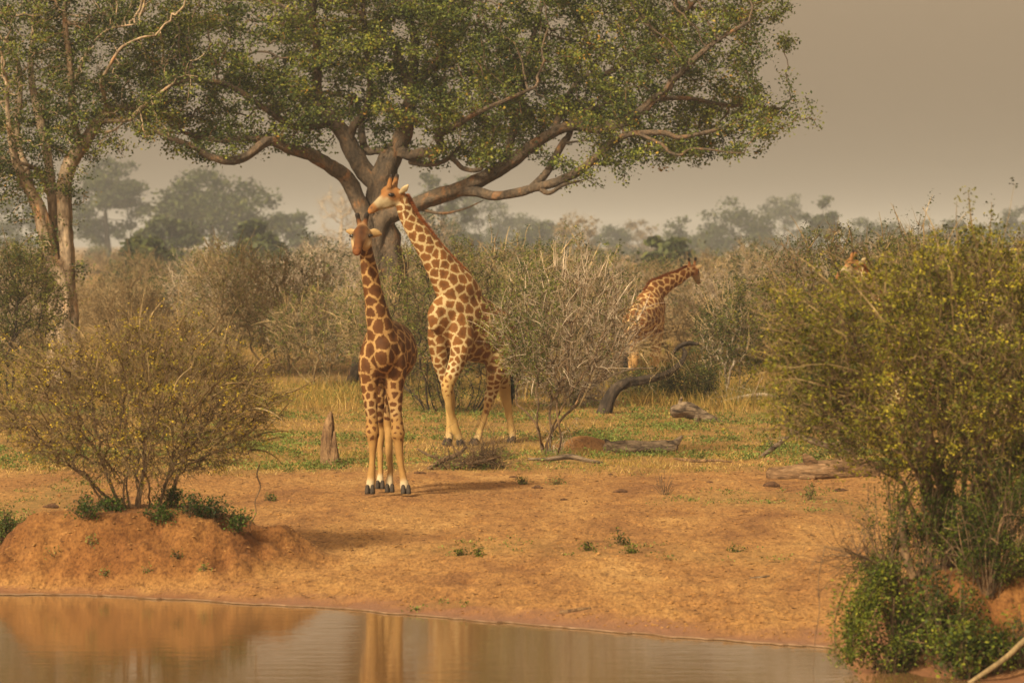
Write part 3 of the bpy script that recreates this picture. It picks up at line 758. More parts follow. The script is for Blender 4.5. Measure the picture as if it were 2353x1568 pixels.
M['hide'] = hide_mat()
def plain(name, c, rough=0.6, var=0.35, scale=25):
    m, nt, b = new_mat(name)
    n = nnoise(nt, scale, 3, coord=geo_pos(nt))
    lo = tuple(x * (1 - var) for x in c); hi = tuple(min(1, x * (1 + var)) for x in c)
    nt.links.new(ramp(nt, [(0.3, lo), (0.7, hi)], n.outputs[0]).outputs[0], b.inputs['Base Color'])
    b.inputs['Roughness'].default_value = rough; b.inputs['Specular IOR Level'].default_value = 0.5 if rough < 0.3 else 0.15
    return m
M['hoof'] = plain('hoof_horn', (0.045, 0.034, 0.026), 0.9)
M['eye'] = plain('eye_dark', (0.012, 0.008, 0.006), 0.12, 0.2)
M['mane'] = plain('mane_hair', (0.24, 0.075, 0.022), 0.8)
M['tuft'] = plain('tail_hair', (0.018, 0.014, 0.012), 0.7)

# region: spot spacing, line half width (share of the spacing), ground colour, patch colour key
REG = {'body': (0.205, 0.052), 'belly': (0.15, 0.10), 'neck': (0.165, 0.06), 'neckup': (0.115, 0.085), 'thigh': (0.125, 0.085), 'leg': (0.10, 0.14), 'knee': (0.085, 0.25), 'shank': (0.05, 0.60), 'head': (0.07, 0.62), 'horn': (0.07, 0.9), 'hornt': (0.07, 0.9), 'ear': (0.07, 0.9), 'fet': (0.05, 0.9), 'tail': (0.07, 0.6)}

def giraffe(name, label, base, d0, parts, head, hooves, eyes, mane, tail, pal, seed, group, dark=(), voxel=0.0155, spot=1.0, line=0.0):
    """parts: (pixel points (x, y, depth offset), lateral radii, other radii, side vector, regions)"""
    rng = np.random.default_rng(seed)
    root = thing(name, base, label, 'giraffe', group)
    mb = MB()
    S, SR, SREG = [], [], []
    def W(p): return P(p[0], p[1], d0 + p[2]) if len(p) == 3 else np.asarray(p[:3])
    for pts, ra, rb, side, regs in parts:
        w = np.array([W(p) for p in pts])
        tube(mb, w, np.array(ra), np.array(rb), k=20, sub=5, side=side)
        arr = catmull(np.column_stack((w, ra, rb)), 6)
        for i, row in enumerate(arr):
            S.append(row[:3]); SR.append(max(0.02, (row[3] + row[4]) / 2))
            SREG.append(regs[min(len(regs) - 1, int(round(i / (len(arr) - 1) * (len(regs) - 1))))])
    tmp = mb.build('tmp', None, origin=(0, 0, 0))
    rm = tmp.modifiers.new('r', 'REMESH'); rm.mode = 'VOXEL'; rm.voxel_size = voxel
    s_ = tmp.modifiers.new('s', 'SMOOTH'); s_.factor = 0.5; s_.iterations = 5
    dg = bpy.context.evaluated_depsgraph_get()
    me = bpy.data.meshes.new_from_object(tmp.evaluated_get(dg))
    bpy.data.objects.remove(tmp)
    n = len(me.vertices)
    V = np.zeros(n * 3, np.float32); me.vertices.foreach_get('co', V); V = V.reshape(-1, 3).astype(float)
    NV = np.zeros(n * 3, np.float32); me.vertices.foreach_get('normal', NV); NV = NV.reshape(-1, 3)
    # muscle and skin folds
    V += NV * ((noise3(V * np.array((6.0, 6.0, 3.5)), seed) * 0.011 + noise3(V * np.array((15.0, 15.0, 8.0)), seed + 1) * 0.005)[:, None])
    S = np.array(S); SR = np.array(SR)
    cols = {'body': pal['cream'], 'belly': pal['pale'], 'neck': pal['cream'], 'neckup': pal['pale'], 'thigh': pal['cream'], 'leg': pal['pale'], 'knee': pal['tan'], 'shank': pal['tan'], 'head': pal['face2'], 'horn': pal['face'], 'hornt': (0.02, 0.014, 0.012), 'ear': pal['pale'], 'fet': pal['sock'], 'tail': pal['cream']}
    sp = np.array([REG[r][0] for r in SREG]); th = np.array([REG[r][1] for r in SREG]); bc = np.array([cols[r] for r in SREG]); hd = np.array([1.0 if r == 'head' else 0.0 for r in SREG])
    spacing, thr, basec, hw = np.zeros(n), np.zeros(n), np.zeros((n, 3)), np.zeros(n)
    for c in range(0, n, 8000):
        d2 = ((V[c:c + 8000, None, :] - S[None]) ** 2).sum(-1)
        w = 1.0 / (d2 / SR[None] ** 2 + 1e-4) ** 4
        w /= w.sum(1, keepdims=True)
        spacing[c:c + 8000] = w @ sp; thr[c:c + 8000] = w @ th; basec[c:c + 8000] = w @ bc; hw[c:c + 8000] = w @ hd
    spacing *= spot
    # patches: cells round scattered seeds whose spacing follows the body region
    order = rng.permutation(n)[:9000]
    seeds, srad = [], []
    sa = np.zeros((1500, 3)); k = 0
    for i in order:
        if thr[i] > 0.58: continue
        if k and (np.sqrt(((sa[:k] - V[i]) ** 2).sum(1)) < 0.80 * spacing[i]).any(): continue
        if k < 1500: sa[k] = V[i]; srad.append(spacing[i]); k += 1
    sa = sa[:k].copy(); srad = np.array(srad)
    def two(Vs):
        o1 = np.zeros(len(Vs), int); o2 = np.zeros(len(Vs), int)
        for c in range(0, len(Vs), 5000):
            d = np.sqrt(((Vs[c:c + 5000, None, :] - sa[None]) ** 2).sum(-1)) / (0.6 + 0.4 * srad[None] / srad.mean())
            p = np.argpartition(d, 1, axis=1)[:, :2]
            dd = np.take_along_axis(d, p, 1); sw = dd[:, 0] > dd[:, 1]
            p[sw] = p[sw][:, ::-1]
            o1[c:c + 5000], o2[c:c + 5000] = p[:, 0], p[:, 1]
        return o1, o2
    for _ in range(2):
        sub = rng.permutation(n)[:12000]
        o1, _o = two(V[sub])
        cnt = np.bincount(o1, minlength=k); acc = np.zeros((k, 3)); np.add.at(acc, o1, V[sub])
        okc = cnt > 0
        sa[okc] = acc[okc] / cnt[okc, None]
    warp = V + np.stack([noise3(V * 9, seed + 10 + j) for j in range(3)], -1) * (0.10 * spacing)[:, None]
    o1, o2 = two(warp)
    d1 = ((warp - sa[o1]) ** 2).sum(1); d2 = ((warp - sa[o2]) ** 2).sum(1)
    e = (d2 - d1) / (2 * np.maximum(np.linalg.norm(sa[o2] - sa[o1], axis=1), 1e-3))
    edge = e / spacing - thr - line
    edge[thr > 0.55] = -0.3
    patch = np.tile(np.array(pal['patch']), (n, 1)) * (1 + 0.22 * (hash3(o1, o1 * 3, o1 * 7, seed) - 0.5))[:, None]
    # head: warm brow and nose, pale cheeks, dark nostril and lip marks
    hu, hc, hb = nrm(head['up']), np.asarray(W(head['mid'])), np.asarray(W(head['tip']))
    u = (V - hc) @ hu
    ax = nrm(hb - hc); al = (V - hc) @ ax
    top = sstep(-0.01, 0.085, u + 0.03 * noise3(V * 16, seed + 3) + np.clip(al, 0, 1) * 0.16)
    top = np.maximum(top, sstep(0.20, 0.27, al))
    hcol = np.array(pal['face2']) * (1 - top[:, None]) + np.array(pal['face']) * top[:, None]
    basec = basec * (1 - hw[:, None]) + hcol * hw[:, None]
    for (p, rad, c, amt) in dark:
        g = amt * np.exp(-(((V - W(p)) * np.array((1, 0.4, 1))) ** 2).sum(1) / rad ** 2)[:, None]
        basec = basec * (1 - g) + np.array(c) * g
        edge = edge - g[:, 0] * 0.5
    me.vertices.foreach_set('co', (V - np.asarray(base)).astype(np.float32).ravel())
    for nm, a4 in (('hide_base', basec), ('hide_patch', patch)):
        at = me.attributes.new(nm, 'FLOAT_COLOR', 'POINT')
        at.data.foreach_set('color', np.column_stack((np.clip(a4, 0, 1), np.ones(n))).astype(np.float32).ravel())
    at = me.attributes.new('edge', 'FLOAT', 'POINT'); at.data.foreach_set('value', edge.astype(np.float32))
    me.materials.clear(); me.materials.append(M['hide'])
    me.polygons.foreach_set('use_smooth', np.ones(len(me.polygons), bool)); me.update()
    me.name = 'body'
    o = bpy.data.objects.new('body', me); COL.objects.link(o); o.parent = root
    # cloven hooves
    for (hp, fwd, scl, tilt) in hooves:
        hb_ = MB(); c = np.asarray(W(hp)); f = nrm(np.array((fwd[0], fwd[1], 0.0))); lat = np.array((-f[1], f[0], 0.0))
        upv = np.array((0, 0, 1.0))
        if tilt: f = nrm(f * math.cos(tilt) - upv * math.sin(tilt)); upv = np.cross(lat, f) * -1 if np.cross(lat, f)[2] < 0 else np.cross(lat, f)
        for sgn in (-1, 1):
            q0 = c + lat * sgn * 0.037 * scl
            tube(hb_, [q0 - upv * 0.0 + f * 0.028 * scl, q0 + upv * 0.05 * scl + f * 0.014 * scl, q0 + upv * 0.105 * scl - f * 0.008 * scl], np.array((0.037, 0.036, 0.028)) * scl, np.array((0.080, 0.07, 0.048)) * scl, k=10, sub=2, side=lat, caps=True)
        if not tilt:
            for vv in hb_.v: vv[:, 2] = np.maximum(vv[:, 2], c[2])
        hb_.build('hoof', M['hoof'], root, smooth=True)
    for ep, er in eyes:
        eb = MB(); c = np.asarray(W(ep))
        tube(eb, [c + (-er * .8, 0, -.004), c, c + (er * .8, 0, .004)], [er * .55, er * .9, er * .55], [er * .5, er * .75, er * .5], k=12, sub=2)
        eb.build('eye', M['eye'], root, smooth=True)
    if mane:
        hm_ = MB(); w = catmull(np.array([W(p) for p in mane['pts']]), 14)
        rootp = []
        for p_ in w:
            j_ = ((V - p_) ** 2).sum(1).argmin(); rootp.append(np.concatenate((V[j_], NV[j_])))
        rootp = np.array(rootp)
        for _ in range(3): rootp[1:-1] = (rootp[:-2] + rootp[1:-1] * 2 + rootp[2:]) / 4
        w = rootp[:, :3]; wn = rootp[:, 3:]
        nh = mane.get('n', 3200)
        t_ = rng.uniform(0, len(w) - 1.01, nh); i0 = t_.astype(int)
        p0 = w[i0] + (w[i0 + 1] - w[i0]) * (t_ - i0)[:, None] + rng.normal(size=(nh, 3)) * 0.008
        tang = nrm(w[i0 + 1] - w[i0]); od = nrm(wn[i0] + 0.4 * nrm(np.asarray(mane['out'], float)))
        dirv = nrm(od + tang * 0.30 + rng.normal(size=(nh, 3)) * 0.20)
        ln = mane['len'] * rng.uniform(0.65, 1.15, nh)
        spikes(hm_, p0 - dirv * 0.02, p0 + dirv * ln[:, None], 0.008)
        hm_.build('mane', M['mane'], root)
    if tail:
        tb_ = MB(); c = np.asarray(W(tail['tuft0'])); e1 = np.asarray(W(tail['tuft1']))
        nh = 260
        a = c + rng.normal(size=(nh, 3)) * 0.012; bb = e1 + rng.normal(size=(nh, 3)) * np.array((0.03, 0.03, 0.09))
        mid = (a + bb) / 2 + rng.normal(size=(nh, 3)) * 0.022
        prisms(tb_, a, mid, 0.004, 0.005); prisms(tb_, mid, bb, 0.005, 0.0015)
        tb_.build('tail_tuft', M['tuft'], root)
    return root

PAL1 = dict(cream=(0.345, 0.21, 0.08), pale=(0.34, 0.225, 0.10), tan=(0.285, 0.16, 0.05), sock=(0.44, 0.35, 0.22), face=(0.125, 0.046, 0.013), face2=(0.36, 0.24, 0.12), patch=(0.088, 0.033, 0.008))
PAL2 = dict(cream=(0.42, 0.315, 0.16), pale=(0.45, 0.355, 0.20), tan=(0.37, 0.24, 0.085), sock=(0.40, 0.28, 0.13), face=(0.23, 0.10, 0.028), face2=(0.33, 0.26, 0.155), patch=(0.150, 0.060, 0.014))
PAL3 = dict(cream=(0.54, 0.36, 0.16), pale=(0.52, 0.38, 0.2), tan=(0.52, 0.30, 0.11), sock=(0.56, 0.40, 0.22), face=(0.30, 0.12, 0.04), face2=(0.36, 0.26, 0.16), patch=(0.165, 0.060, 0.014))

# --- the giraffe that faces the water
d1 = 60.0
LX = (1, 0.06, 0)
gb = on_ground(890, 60.4)
parts1 = [
    # trunk, chest to rump, receding from the camera
    ([(880, 822, -.22), (881, 812, -.02), (884, 806, .22), (891, 808, .55), (898, 806, .90), (902, 798, 1.22), (903, 795, 1.45)], [.13, .235, .315, .375, .385, .32, .18], [.20, .345, .43, .455, .43, .36, .22], LX, ['body', 'body', 'body', 'body', 'body', 'body', 'body']),
    # neck
    ([(882, 815, .12), (876, 768, .04), (868, 728, -.02), (860, 690, -.06), (852, 645, -.10), (845, 605, -.13), (840, 572, -.15), (836, 545, -.14)], [.245, .205, .168, .142, .122, .108, .098, .09], [.33, .27, .215, .175, .145, .125, .115, .11], (1, 0, 0), ['body', 'body', 'neck', 'neck', 'neck', 'neck', 'neckup', 'neckup']),
    # head
    ([(832, 529, -.13), (830, 537, -.24), (828, 547, -.34), (825, 558, -.45), (822, 570, -.55), (820, 578, -.60), (820, 583, -.62)], [.10, .122, .106, .072, .066, .070, .05], [.10, .115, .105, .082, .068, .062, .045], (1, 0, 0), ['head']),
    ([(827, 520, -.15), (824, 506, -.16), (821, 493, -.17)], [.042, .032, .036], [.042, .032, .036], (1, 0, 0), ['horn', 'horn', 'horn', 'hornt', 'hornt']),
    ([(838, 520, -.15), (840, 506, -.16), (842, 493, -.17)], [.042, .032, .036], [.042, .032, .036], (1, 0, 0), ['horn', 'horn', 'horn', 'hornt', 'hornt']),
    ([(832, 524, -.22), (831, 533, -.30)], [.05, .04], [.05, .04], (1, 0, 0), ['horn']),
    ([(812, 537, -.26), (811, 541, -.29)], [.03, .03], [.04, .04], (1, 0, 0), ['head']),
    ([(847, 537, -.26), (847, 541, -.29)], [.03, .03], [.04, .04], (1, 0, 0), ['head']),
    ([(846, 547, -.22), (844, 560, -.28), (838, 570, -.36)], [.05, .055, .04], [.06, .06, .05], (1, 0, 0), ['head']),
    ([(814, 548, -.22), (815, 560, -.28), (816, 570, -.36)], [.05, .05, .04], [.06, .06, .05], (1, 0, 0), ['head']),
    ([(818, 536, -.14), (807, 533, -.12), (794, 530, -.10)], [.028, .036, .012], [.036, .062, .02], (0, 1, 0.4), ['ear']),
    ([(845, 535, -.14), (859, 535, -.12), (876, 538, -.10)], [.028, .036, .012], [.036, .07, .02], (0, 1, 0.4), ['ear']),
    # front legs
    ([(853, 800, .12), (848, 850, .10), (849, 890, .08), (853, 940, .06), (855, 975, .05), (856, 996, .04), (856, 1015, .05), (855, 1060, .06), (853, 1094, .06), (851, 1112, .04), (850, 1126, .02)], [.15, .155, .125, .092, .086, .098, .068, .048, .056, .066, .060], [.22, .20, .145, .10, .092, .10, .07, .053, .06, .068, .062], LX, ['body', 'body', 'thigh', 'leg', 'knee', 'knee', 'shank', 'shank', 'shank', 'fet', 'fet']),
    ([(907, 800, .14), (910, 850, .10), (907, 890, .08), (909, 940, .06), (912, 975, .05), (913, 996, .04), (915, 1015, .05), (920, 1060, .05), (926, 1094, .05), (929, 1112, .03), (931, 1126, .02)], [.15, .155, .125, .092, .086, .098, .068, .048, .056, .066, .060], [.22, .20, .145, .10, .092, .10, .07, .053, .06, .068, .062], LX, ['body', 'body', 'thigh', 'leg', 'knee', 'knee', 'shank', 'shank', 'shank', 'fet', 'fet']),
    # hind legs
    ([(882, 800, 1.20), (878, 850, 1.08), (876, 895, 1.05), (874, 940, 1.18), (872, 975, 1.30), (873, 992, 1.30), (873, 1030, 1.24), (873, 1080, 1.16), (873, 1100, 1.14), (873, 1114, 1.10)], [.17, .17, .125, .09, .078, .073, .05, .046, .058, .056], [.26, .25, .16, .105, .088, .08, .055, .05, .06, .058], LX, ['body', 'body', 'thigh', 'leg', 'shank', 'shank', 'shank', 'shank', 'fet', 'fet']),
    ([(914, 800, 1.10), (908, 850, .90), (902, 895, .78), (896, 940, .80), (892, 972, .84), (892, 990, .82), (894, 1030, .62), (896, 1084, .42), (895, 1105, .36), (895, 1122, .30)], [.17, .17, .125, .09, .078, .073, .05, .046, .058, .056], [.26, .25, .16, .105, .088, .08, .055, .05, .06, .058], LX, ['body', 'body', 'thigh', 'leg', 'shank', 'shank', 'shank', 'shank', 'fet', 'fet']),
    ([(902, 782, 1.52), (896, 820, 1.62), (889, 870, 1.60), (886, 905, 1.56)], [.05, .035, .024, .018], [.05, .035, .024, .018], (1, 0, 0), ['tail']),
]
giraffe('giraffe', 'giraffe facing the water with ears out, standing on bare red soil', gb, d1, parts1,
        dict(up=(0, -0.62, 0.78), mid=(829, 545, -.32), tip=(822, 576, -.58)),
        [((850, 1133.5, -.02), (-.08, -1), 1.0, 0), ((932, 1133.5, -.02), (.08, -1), 1.0, 0), ((873, 1122, 1.04), (0, -1), .95, 0), ((895, 1130, .26), (0, -1), .95, 0)],
        [((809.0, 541.5, -.325), .036), ((849.5, 541.5, -.325), .036)],
        dict(pts=[(845, 555, -.02), (852, 605, .03), (862, 660, .08), (875, 710, .18), (890, 742, .34)], out=(0.45, 0.75, 0.3), len=.06),
        dict(tuft0=(886, 903, 1.56), tuft1=(884, 985, 1.52)), PAL1, 101, 'giraffes at the waterhole',
        dark=[((816, 570, -.62), .016, (.02, .01, .008), .95), ((825.5, 570, -.62), .016, (.02, .01, .008), .95), ((831, 524, -.3), .05, (.03, .012, .006), .85), ((830, 535, -.38), .05, (.026, .010, .005), .9), ((828, 547, -.42), .04, (.03, .012, .006), .85), ((825, 558, -.5), .03, (.05, .018, .007), .7), ((820.5, 574, -.62), .04, (.20, .07, .02), .5), ((820.5, 579, -.64), .014, (.05, .02, .012), .8), ((815, 579, -.62), .014, (.05, .02, .012), .7), ((826, 579, -.62), .014, (.05, .02, .012), .7), ((810, 542, -.33), .05, (.04, .02, .012), .85), ((849, 542, -.33), .05, (.04, .02, .012), .85), ((847, 553, -.30), .06, (.56, .44, .28), .85), ((811, 553, -.30), .05, (.50, .38, .22), .7), ((880, 905, -.2), .14, (.16, .06, .02), .6), ((821, 582, -.64), .05, (.24, .085, .025), .5)], line=0.02)

# --- the taller giraffe walking left, muzzle over the other's head
d2 = 74.8
fw = nrm(np.array((-0.76, -0.65, 0)))
LT = np.array((-fw[1], fw[0], 0))
gb2 = on_ground(1090, 75.3)
parts2 = [
    ([(1000, 728, -.42), (1018, 728, -.22), (1048, 732, .05), (1085, 752, .40), (1122, 768, .75), (1152, 778, 1.05), (1170, 786, 1.28)], [.15, .24, .33, .375, .38, .34, .20], [.26, .44, .66, .60, .54, .46, .28], LT, ['body']),
    # withers and neck
    ([(1075, 690, .22), (1050, 668, .02), (1022, 628, -.10), (994, 585, -.18), (966, 545, -.24), (944, 512, -.28), (930, 484, -.30), (922, 460, -.30)], [.24, .25, .205, .165, .135, .115, .105, .10], [.36, .41, .325, .255, .21, .175, .15, .125], LT, ['body', 'body', 'neck', 'neck', 'neck', 'neck', 'neckup', 'neckup']),
    # head
    ([(922, 449, -.30), (906, 450, -.34), (892, 456, -.38), (876, 466, -.42), (863, 475, -.45), (855, 481, -.47), (850, 486, -.48)], [.095, .128, .115, .085, .074, .066, .05], [.10, .165, .155, .115, .088, .076, .052], LT, ['head']),
    ([(874, 475, -.42), (890, 469, -.38), (908, 462, -.34)], [.06, .085, .095], [.05, .075, .09], LT, ['head']),
    ([(880, 442, -.40), (889, 436, -.38), (898, 436, -.36)], [.05, .075, .075], [.06, .07, .07], LT, ['head']),
    ([(894, 430, -.44), (896, 415, -.45), (899, 402, -.46)], [.062, .045, .036], [.062, .045, .036], LT, ['horn', 'horn', 'hornt']),
    ([(905, 431, -.28), (909, 416, -.27), (912, 403, -.26)], [.062, .045, .036], [.062, .045, .036], LT, ['horn', 'horn', 'hornt']),
    ([(919, 442, -.42), (929, 434, -.46), (938, 424, -.48)], [.022, .026, .012], [.04, .066, .02], (0.5, -0.8, 0.1), ['ear']),
    # lifted near foreleg
    ([(1052, 735, -.16), (1060, 775, -.22), (1056, 812, -.28), (1043, 850, -.34), (1030, 880, -.38), (1027, 897, -.38), (1030, 918, -.34), (1038, 950, -.24), (1044, 973, -.16), (1048, 990, -.12), (1056, 1008, -.10)], [.19, .185, .155, .12, .112, .108, .08, .062, .068, .072, .062], [.26, .24, .19, .14, .118, .112, .086, .066, .07, .074, .064], LT, ['body', 'body', 'thigh', 'leg', 'knee', 'knee', 'shank', 'shank', 'shank', 'shank', 'fet']),
    # standing far foreleg
    ([(1008, 735, -.20), (1006, 780, -.16), (1012, 825, -.10), (1022, 870, -.04), (1032, 905, 0), (1034, 922, 0), (1034, 950, .02), (1033, 985, .02), (1032, 1003, 0), (1030, 1016, -.03)], [.15, .165, .14, .105, .092, .09, .068, .062, .07, .066], [.20, .20, .16, .115, .098, .094, .07, .066, .072, .068], LT, ['body', 'body', 'thigh', 'leg', 'shank', 'shank', 'shank', 'shank', 'fet', 'fet']),
    # hind legs
    ([(1140, 770, .80), (1140, 815, .64), (1138, 858, .55), (1132, 890, .62), (1127, 908, .62), (1119, 935, .52), (1109, 968, .40), (1101, 994, .30), (1096, 1009, .24), (1092, 1018, .20)], [.20, .20, .15, .112, .10, .072, .06, .068, .066, .062], [.32, .29, .19, .125, .11, .08, .064, .07, .068, .064], LT, ['body', 'body', 'thigh', 'leg', 'leg', 'knee', 'shank', 'shank', 'fet', 'fet']),
    ([(1158, 775, 1.10), (1156, 820, .98), (1152, 860, .98), (1157, 886, 1.08), (1160, 903, 1.08), (1166, 935, 1.03), (1172, 968, .98), (1176, 990, .95), (1177, 1003, .92), (1177, 1012, .90)], [.20, .19, .14, .112, .10, .072, .06, .068, .066, .062], [.30, .27, .18, .125, .11, .08, .064, .07, .068, .064], LT, ['body', 'body', 'belly', 'shank', 'shank', 'shank', 'shank', 'shank', 'fet', 'fet']),
    ([(1174, 758, 1.38), (1179, 800, 1.45), (1176, 845, 1.45), (1174, 868, 1.45)], [.05, .035, .022, .018], [.05, .035, .022, .018], LT, ['tail']),
]
g2 = giraffe('giraffe', 'tall giraffe walking left, resting its muzzle above the other giraffe', gb2, d2, parts2,
        dict(up=(0.30, -0.05, 0.85), mid=(888, 459, -.39), tip=(851, 486, -.48)),
        [((1061, 1019, -.10), (-.35, -.5), .95, 1.0), ((1029, 1022, -.06), (-.7, -.6), 1.0, 0), ((1090, 1022.5, .16), (-.7, -.6), 1.0, 0), ((1176, 1017, .88), (-.7, -.6), 1.0, 0)],
        [((898.5, 447.5, -.478), .048), ((889, 447, -.28), .03)],
        dict(pts=[(933, 447, -.26), (952, 474, -.22), (972, 512, -.16), (996, 545, -.08), (1030, 583, .04), (1062, 607, .18), (1080, 640, .30)], out=(0.75, 0.35, 0.55), len=.075, n=5000),
        dict(tuft0=(1174, 862, 1.45), tuft1=(1172, 915, 1.45)), PAL2, 202, 'giraffes at the waterhole',
        dark=[((853, 477, -.52), .028, (.05, .025, .018), .85), ((898, 447, -.49), .062, (.03, .018, .014), .8), ((848, 489, -.5), .05, (.42, .17, .05), .7), ((862, 490, -.46), .05, (.50, .38, .24), .6), ((929, 436, -.54), .035, (.06, .035, .025), .7), ((1010, 682, -.62), .09, (.05, .025, .018), .85)], voxel=0.018, line=0.03)

# --- the giraffe feeding with its back turned
d3 = 100.0
fw3 = nrm(np.array((0.52, 0.85, 0)))
LT3 = np.array((-fw3[1], fw3[0], 0))
gb3 = on_ground(1470, 99.7)
parts3 = [
    ([(1452, 752, -.60), (1458, 745, -.42), (1466, 738, -.10), (1480, 726, .30), (1494, 712, .70), (1506, 706, .98), (1516, 706, 1.15)], [.16, .30, .36, .37, .32, .24, .14], [.24, .42, .47, .48, .52, .44, .28], LT3, ['body']),
    ([(1496, 690, .80), (1504, 672, .92), (1520, 660, 1.05), (1540, 647, 1.20), (1560, 637, 1.35), (1576, 627, 1.45), (1588, 620, 1.5)], [.22, .20, .17, .14, .12, .105, .10], [.36, .30, .245, .195, .165, .14, .125], LT3, ['body', 'neck', 'neck', 'neck', 'neckup']),
    ([(1588, 617, 1.5), (1595, 624, 1.62), (1599, 634, 1.70), (1602, 643, 1.75), (1604, 649, 1.77)], [.10, .125, .10, .08, .06], [.11, .13, .11, .08, .055], LT3, ['head']),
    ([(1584, 612, 1.42), (1583, 602, 1.40), (1582, 594, 1.38)], [.045, .036, .04], [.045, .036, .04], LT3, ['horn', 'horn', 'horn', 'hornt', 'hornt']),
    ([(1594, 612, 1.6), (1596, 602, 1.6), (1598, 593, 1.6)], [.045, .036, .04], [.045, .036, .04], LT3, ['horn', 'horn', 'horn', 'hornt', 'hornt']),
    ([(1596, 617, 1.56), (1604, 613, 1.5), (1613, 609, 1.45)], [.022, .028, .012], [.04, .066, .02], (0, -.8, .4), ['ear']),
    ([(1582, 614, 1.45), (1575, 611, 1.45), (1568, 609, 1.42)], [.022, .028, .012], [.04, .06, .02], (0, -.8, .4), ['ear']),
    ([(1508, 710, .95), (1512, 735, 1.0), (1512, 770, 1.0), (1510, 800, 1.0), (1509, 812, 1.0), (1508, 840, 1.0), (1508, 868, 1.0)], [.15, .14, .10, .085, .085, .055, .06], [.20, .18, .115, .09, .09, .06, .06], LT3, ['body', 'thigh', 'leg', 'knee', 'shank', 'fet']),
    ([(1494, 712, .60), (1500, 742, .62), (1502, 778, .62), (1501, 805, .62), (1501, 817, .62), (1500, 845, .62), (1500, 872, .62)], [.15, .14, .10, .085, .085, .055, .06], [.20, .18, .115, .09, .09, .06, .06], LT3, ['body', 'thigh', 'leg', 'knee', 'shank', 'fet']),
    ([(1455, 745, -.35), (1454, 775, -.36), (1456, 800, -.40), (1458, 815, -.42), (1458, 845, -.40), (1459, 875, -.38)], [.20, .18, .12, .085, .058, .06], [.28, .24, .15, .095, .062, .062], LT3, ['body', 'thigh', 'leg', 'shank', 'shank', 'fet']),
    ([(1462, 745, -.15), (1452, 780, -.10), (1448, 805, -.12), (1447, 818, -.12), (1448, 845, -.10), (1449, 872, -.10)], [.18, .16, .11, .08, .056, .06], [.26, .22, .14, .09, .06, .062], LT3, ['body', 'thigh', 'leg', 'shank', 'shank', 'fet']),
    ([(1449, 728, -.60), (1444, 760, -.74), (1440, 795, -.76), (1438, 815, -.76)], [.045, .032, .022, .018], [.045, .032, .022, .018], LT3, ['tail']),
]
giraffe('giraffe', 'giraffe with its back turned and head lowered, beyond the dead leaning trunk', gb3, d3, parts3,
        dict(up=(-0.15, -0.6, 0.6), mid=(1596, 628, 1.64), tip=(1604, 649, 1.77)),
        [((1508, 873, 1.0), (.5, .8), .95, 0), ((1500, 877, .62), (.5, .8), .95, 0), ((1459, 880, -.38), (.5, .8), .95, 0), ((1449, 877, -.10), (.5, .8), .95, 0)],
        [((1603.0, 625, 1.56), .034)],
        dict(pts=[(1580, 612, 1.44), (1557, 623, 1.30), (1520, 633, 1.02), (1490, 638, .78), (1474, 655, .5)], out=(-0.3, -0.1, 0.9), len=.06),
        dict(tuft0=(1438, 812, -.76), tuft1=(1436, 862, -.78)), PAL3, 303, 'giraffes at the waterhole',
        dark=[((1603, 646, 1.70), .06, (.10, .08, .06), .7), ((1602, 630, 1.6), .05, (.14, .11, .08), .6)], voxel=0.021, line=0.035)

# --- the fourth: little more than the top of its head shows over the bush on the right
gd = 74.0
g4 = copy_tree(g2)
k4 = 0.74
hp = P(897, 432, d2 - .38) - np.asarray(gb2)
want = P(1957, 597, gd)
g4.scale = (k4,) * 3
g4.location = tuple(want - hp * k4)
g4['label'] = 'giraffe almost hidden behind the right-hand bush, only horn and brow showing'
print('g4 base z', g4.location.z, 'ground', float(terrain(g4.location.x, g4.location.y)))
# ------------------------------------------------------------------ thorn bushes
def dome_points(n, w, dp, h, rng, lo=0.18, shell=0.6, lean=0.0):
    """attractors in a flattened dome, denser towards its skin"""
    v = nrm(rng.normal(size=(n, 3)))
    r = np.where(rng.random(n) < shell, rng.uniform(0.72, 1.0, n), rng.random(n) ** (1 / 3.0))
    p = v * r[:, None]
    z = (p[:, 2] * 0.5 + 0.5)
    x = p[:, 0] * w / 2 * (1 + 0.18 * noise3(v * 2.2, int(rng.integers(1000))))
    y = p[:, 1] * dp / 2
    zz = lo * h + z * (1 - lo) * h * (1 + 0.16 * noise3(v * 2.6 + 5, int(rng.integers(1000))))
    return np.stack((x + lean * zz, y, zz), -1)

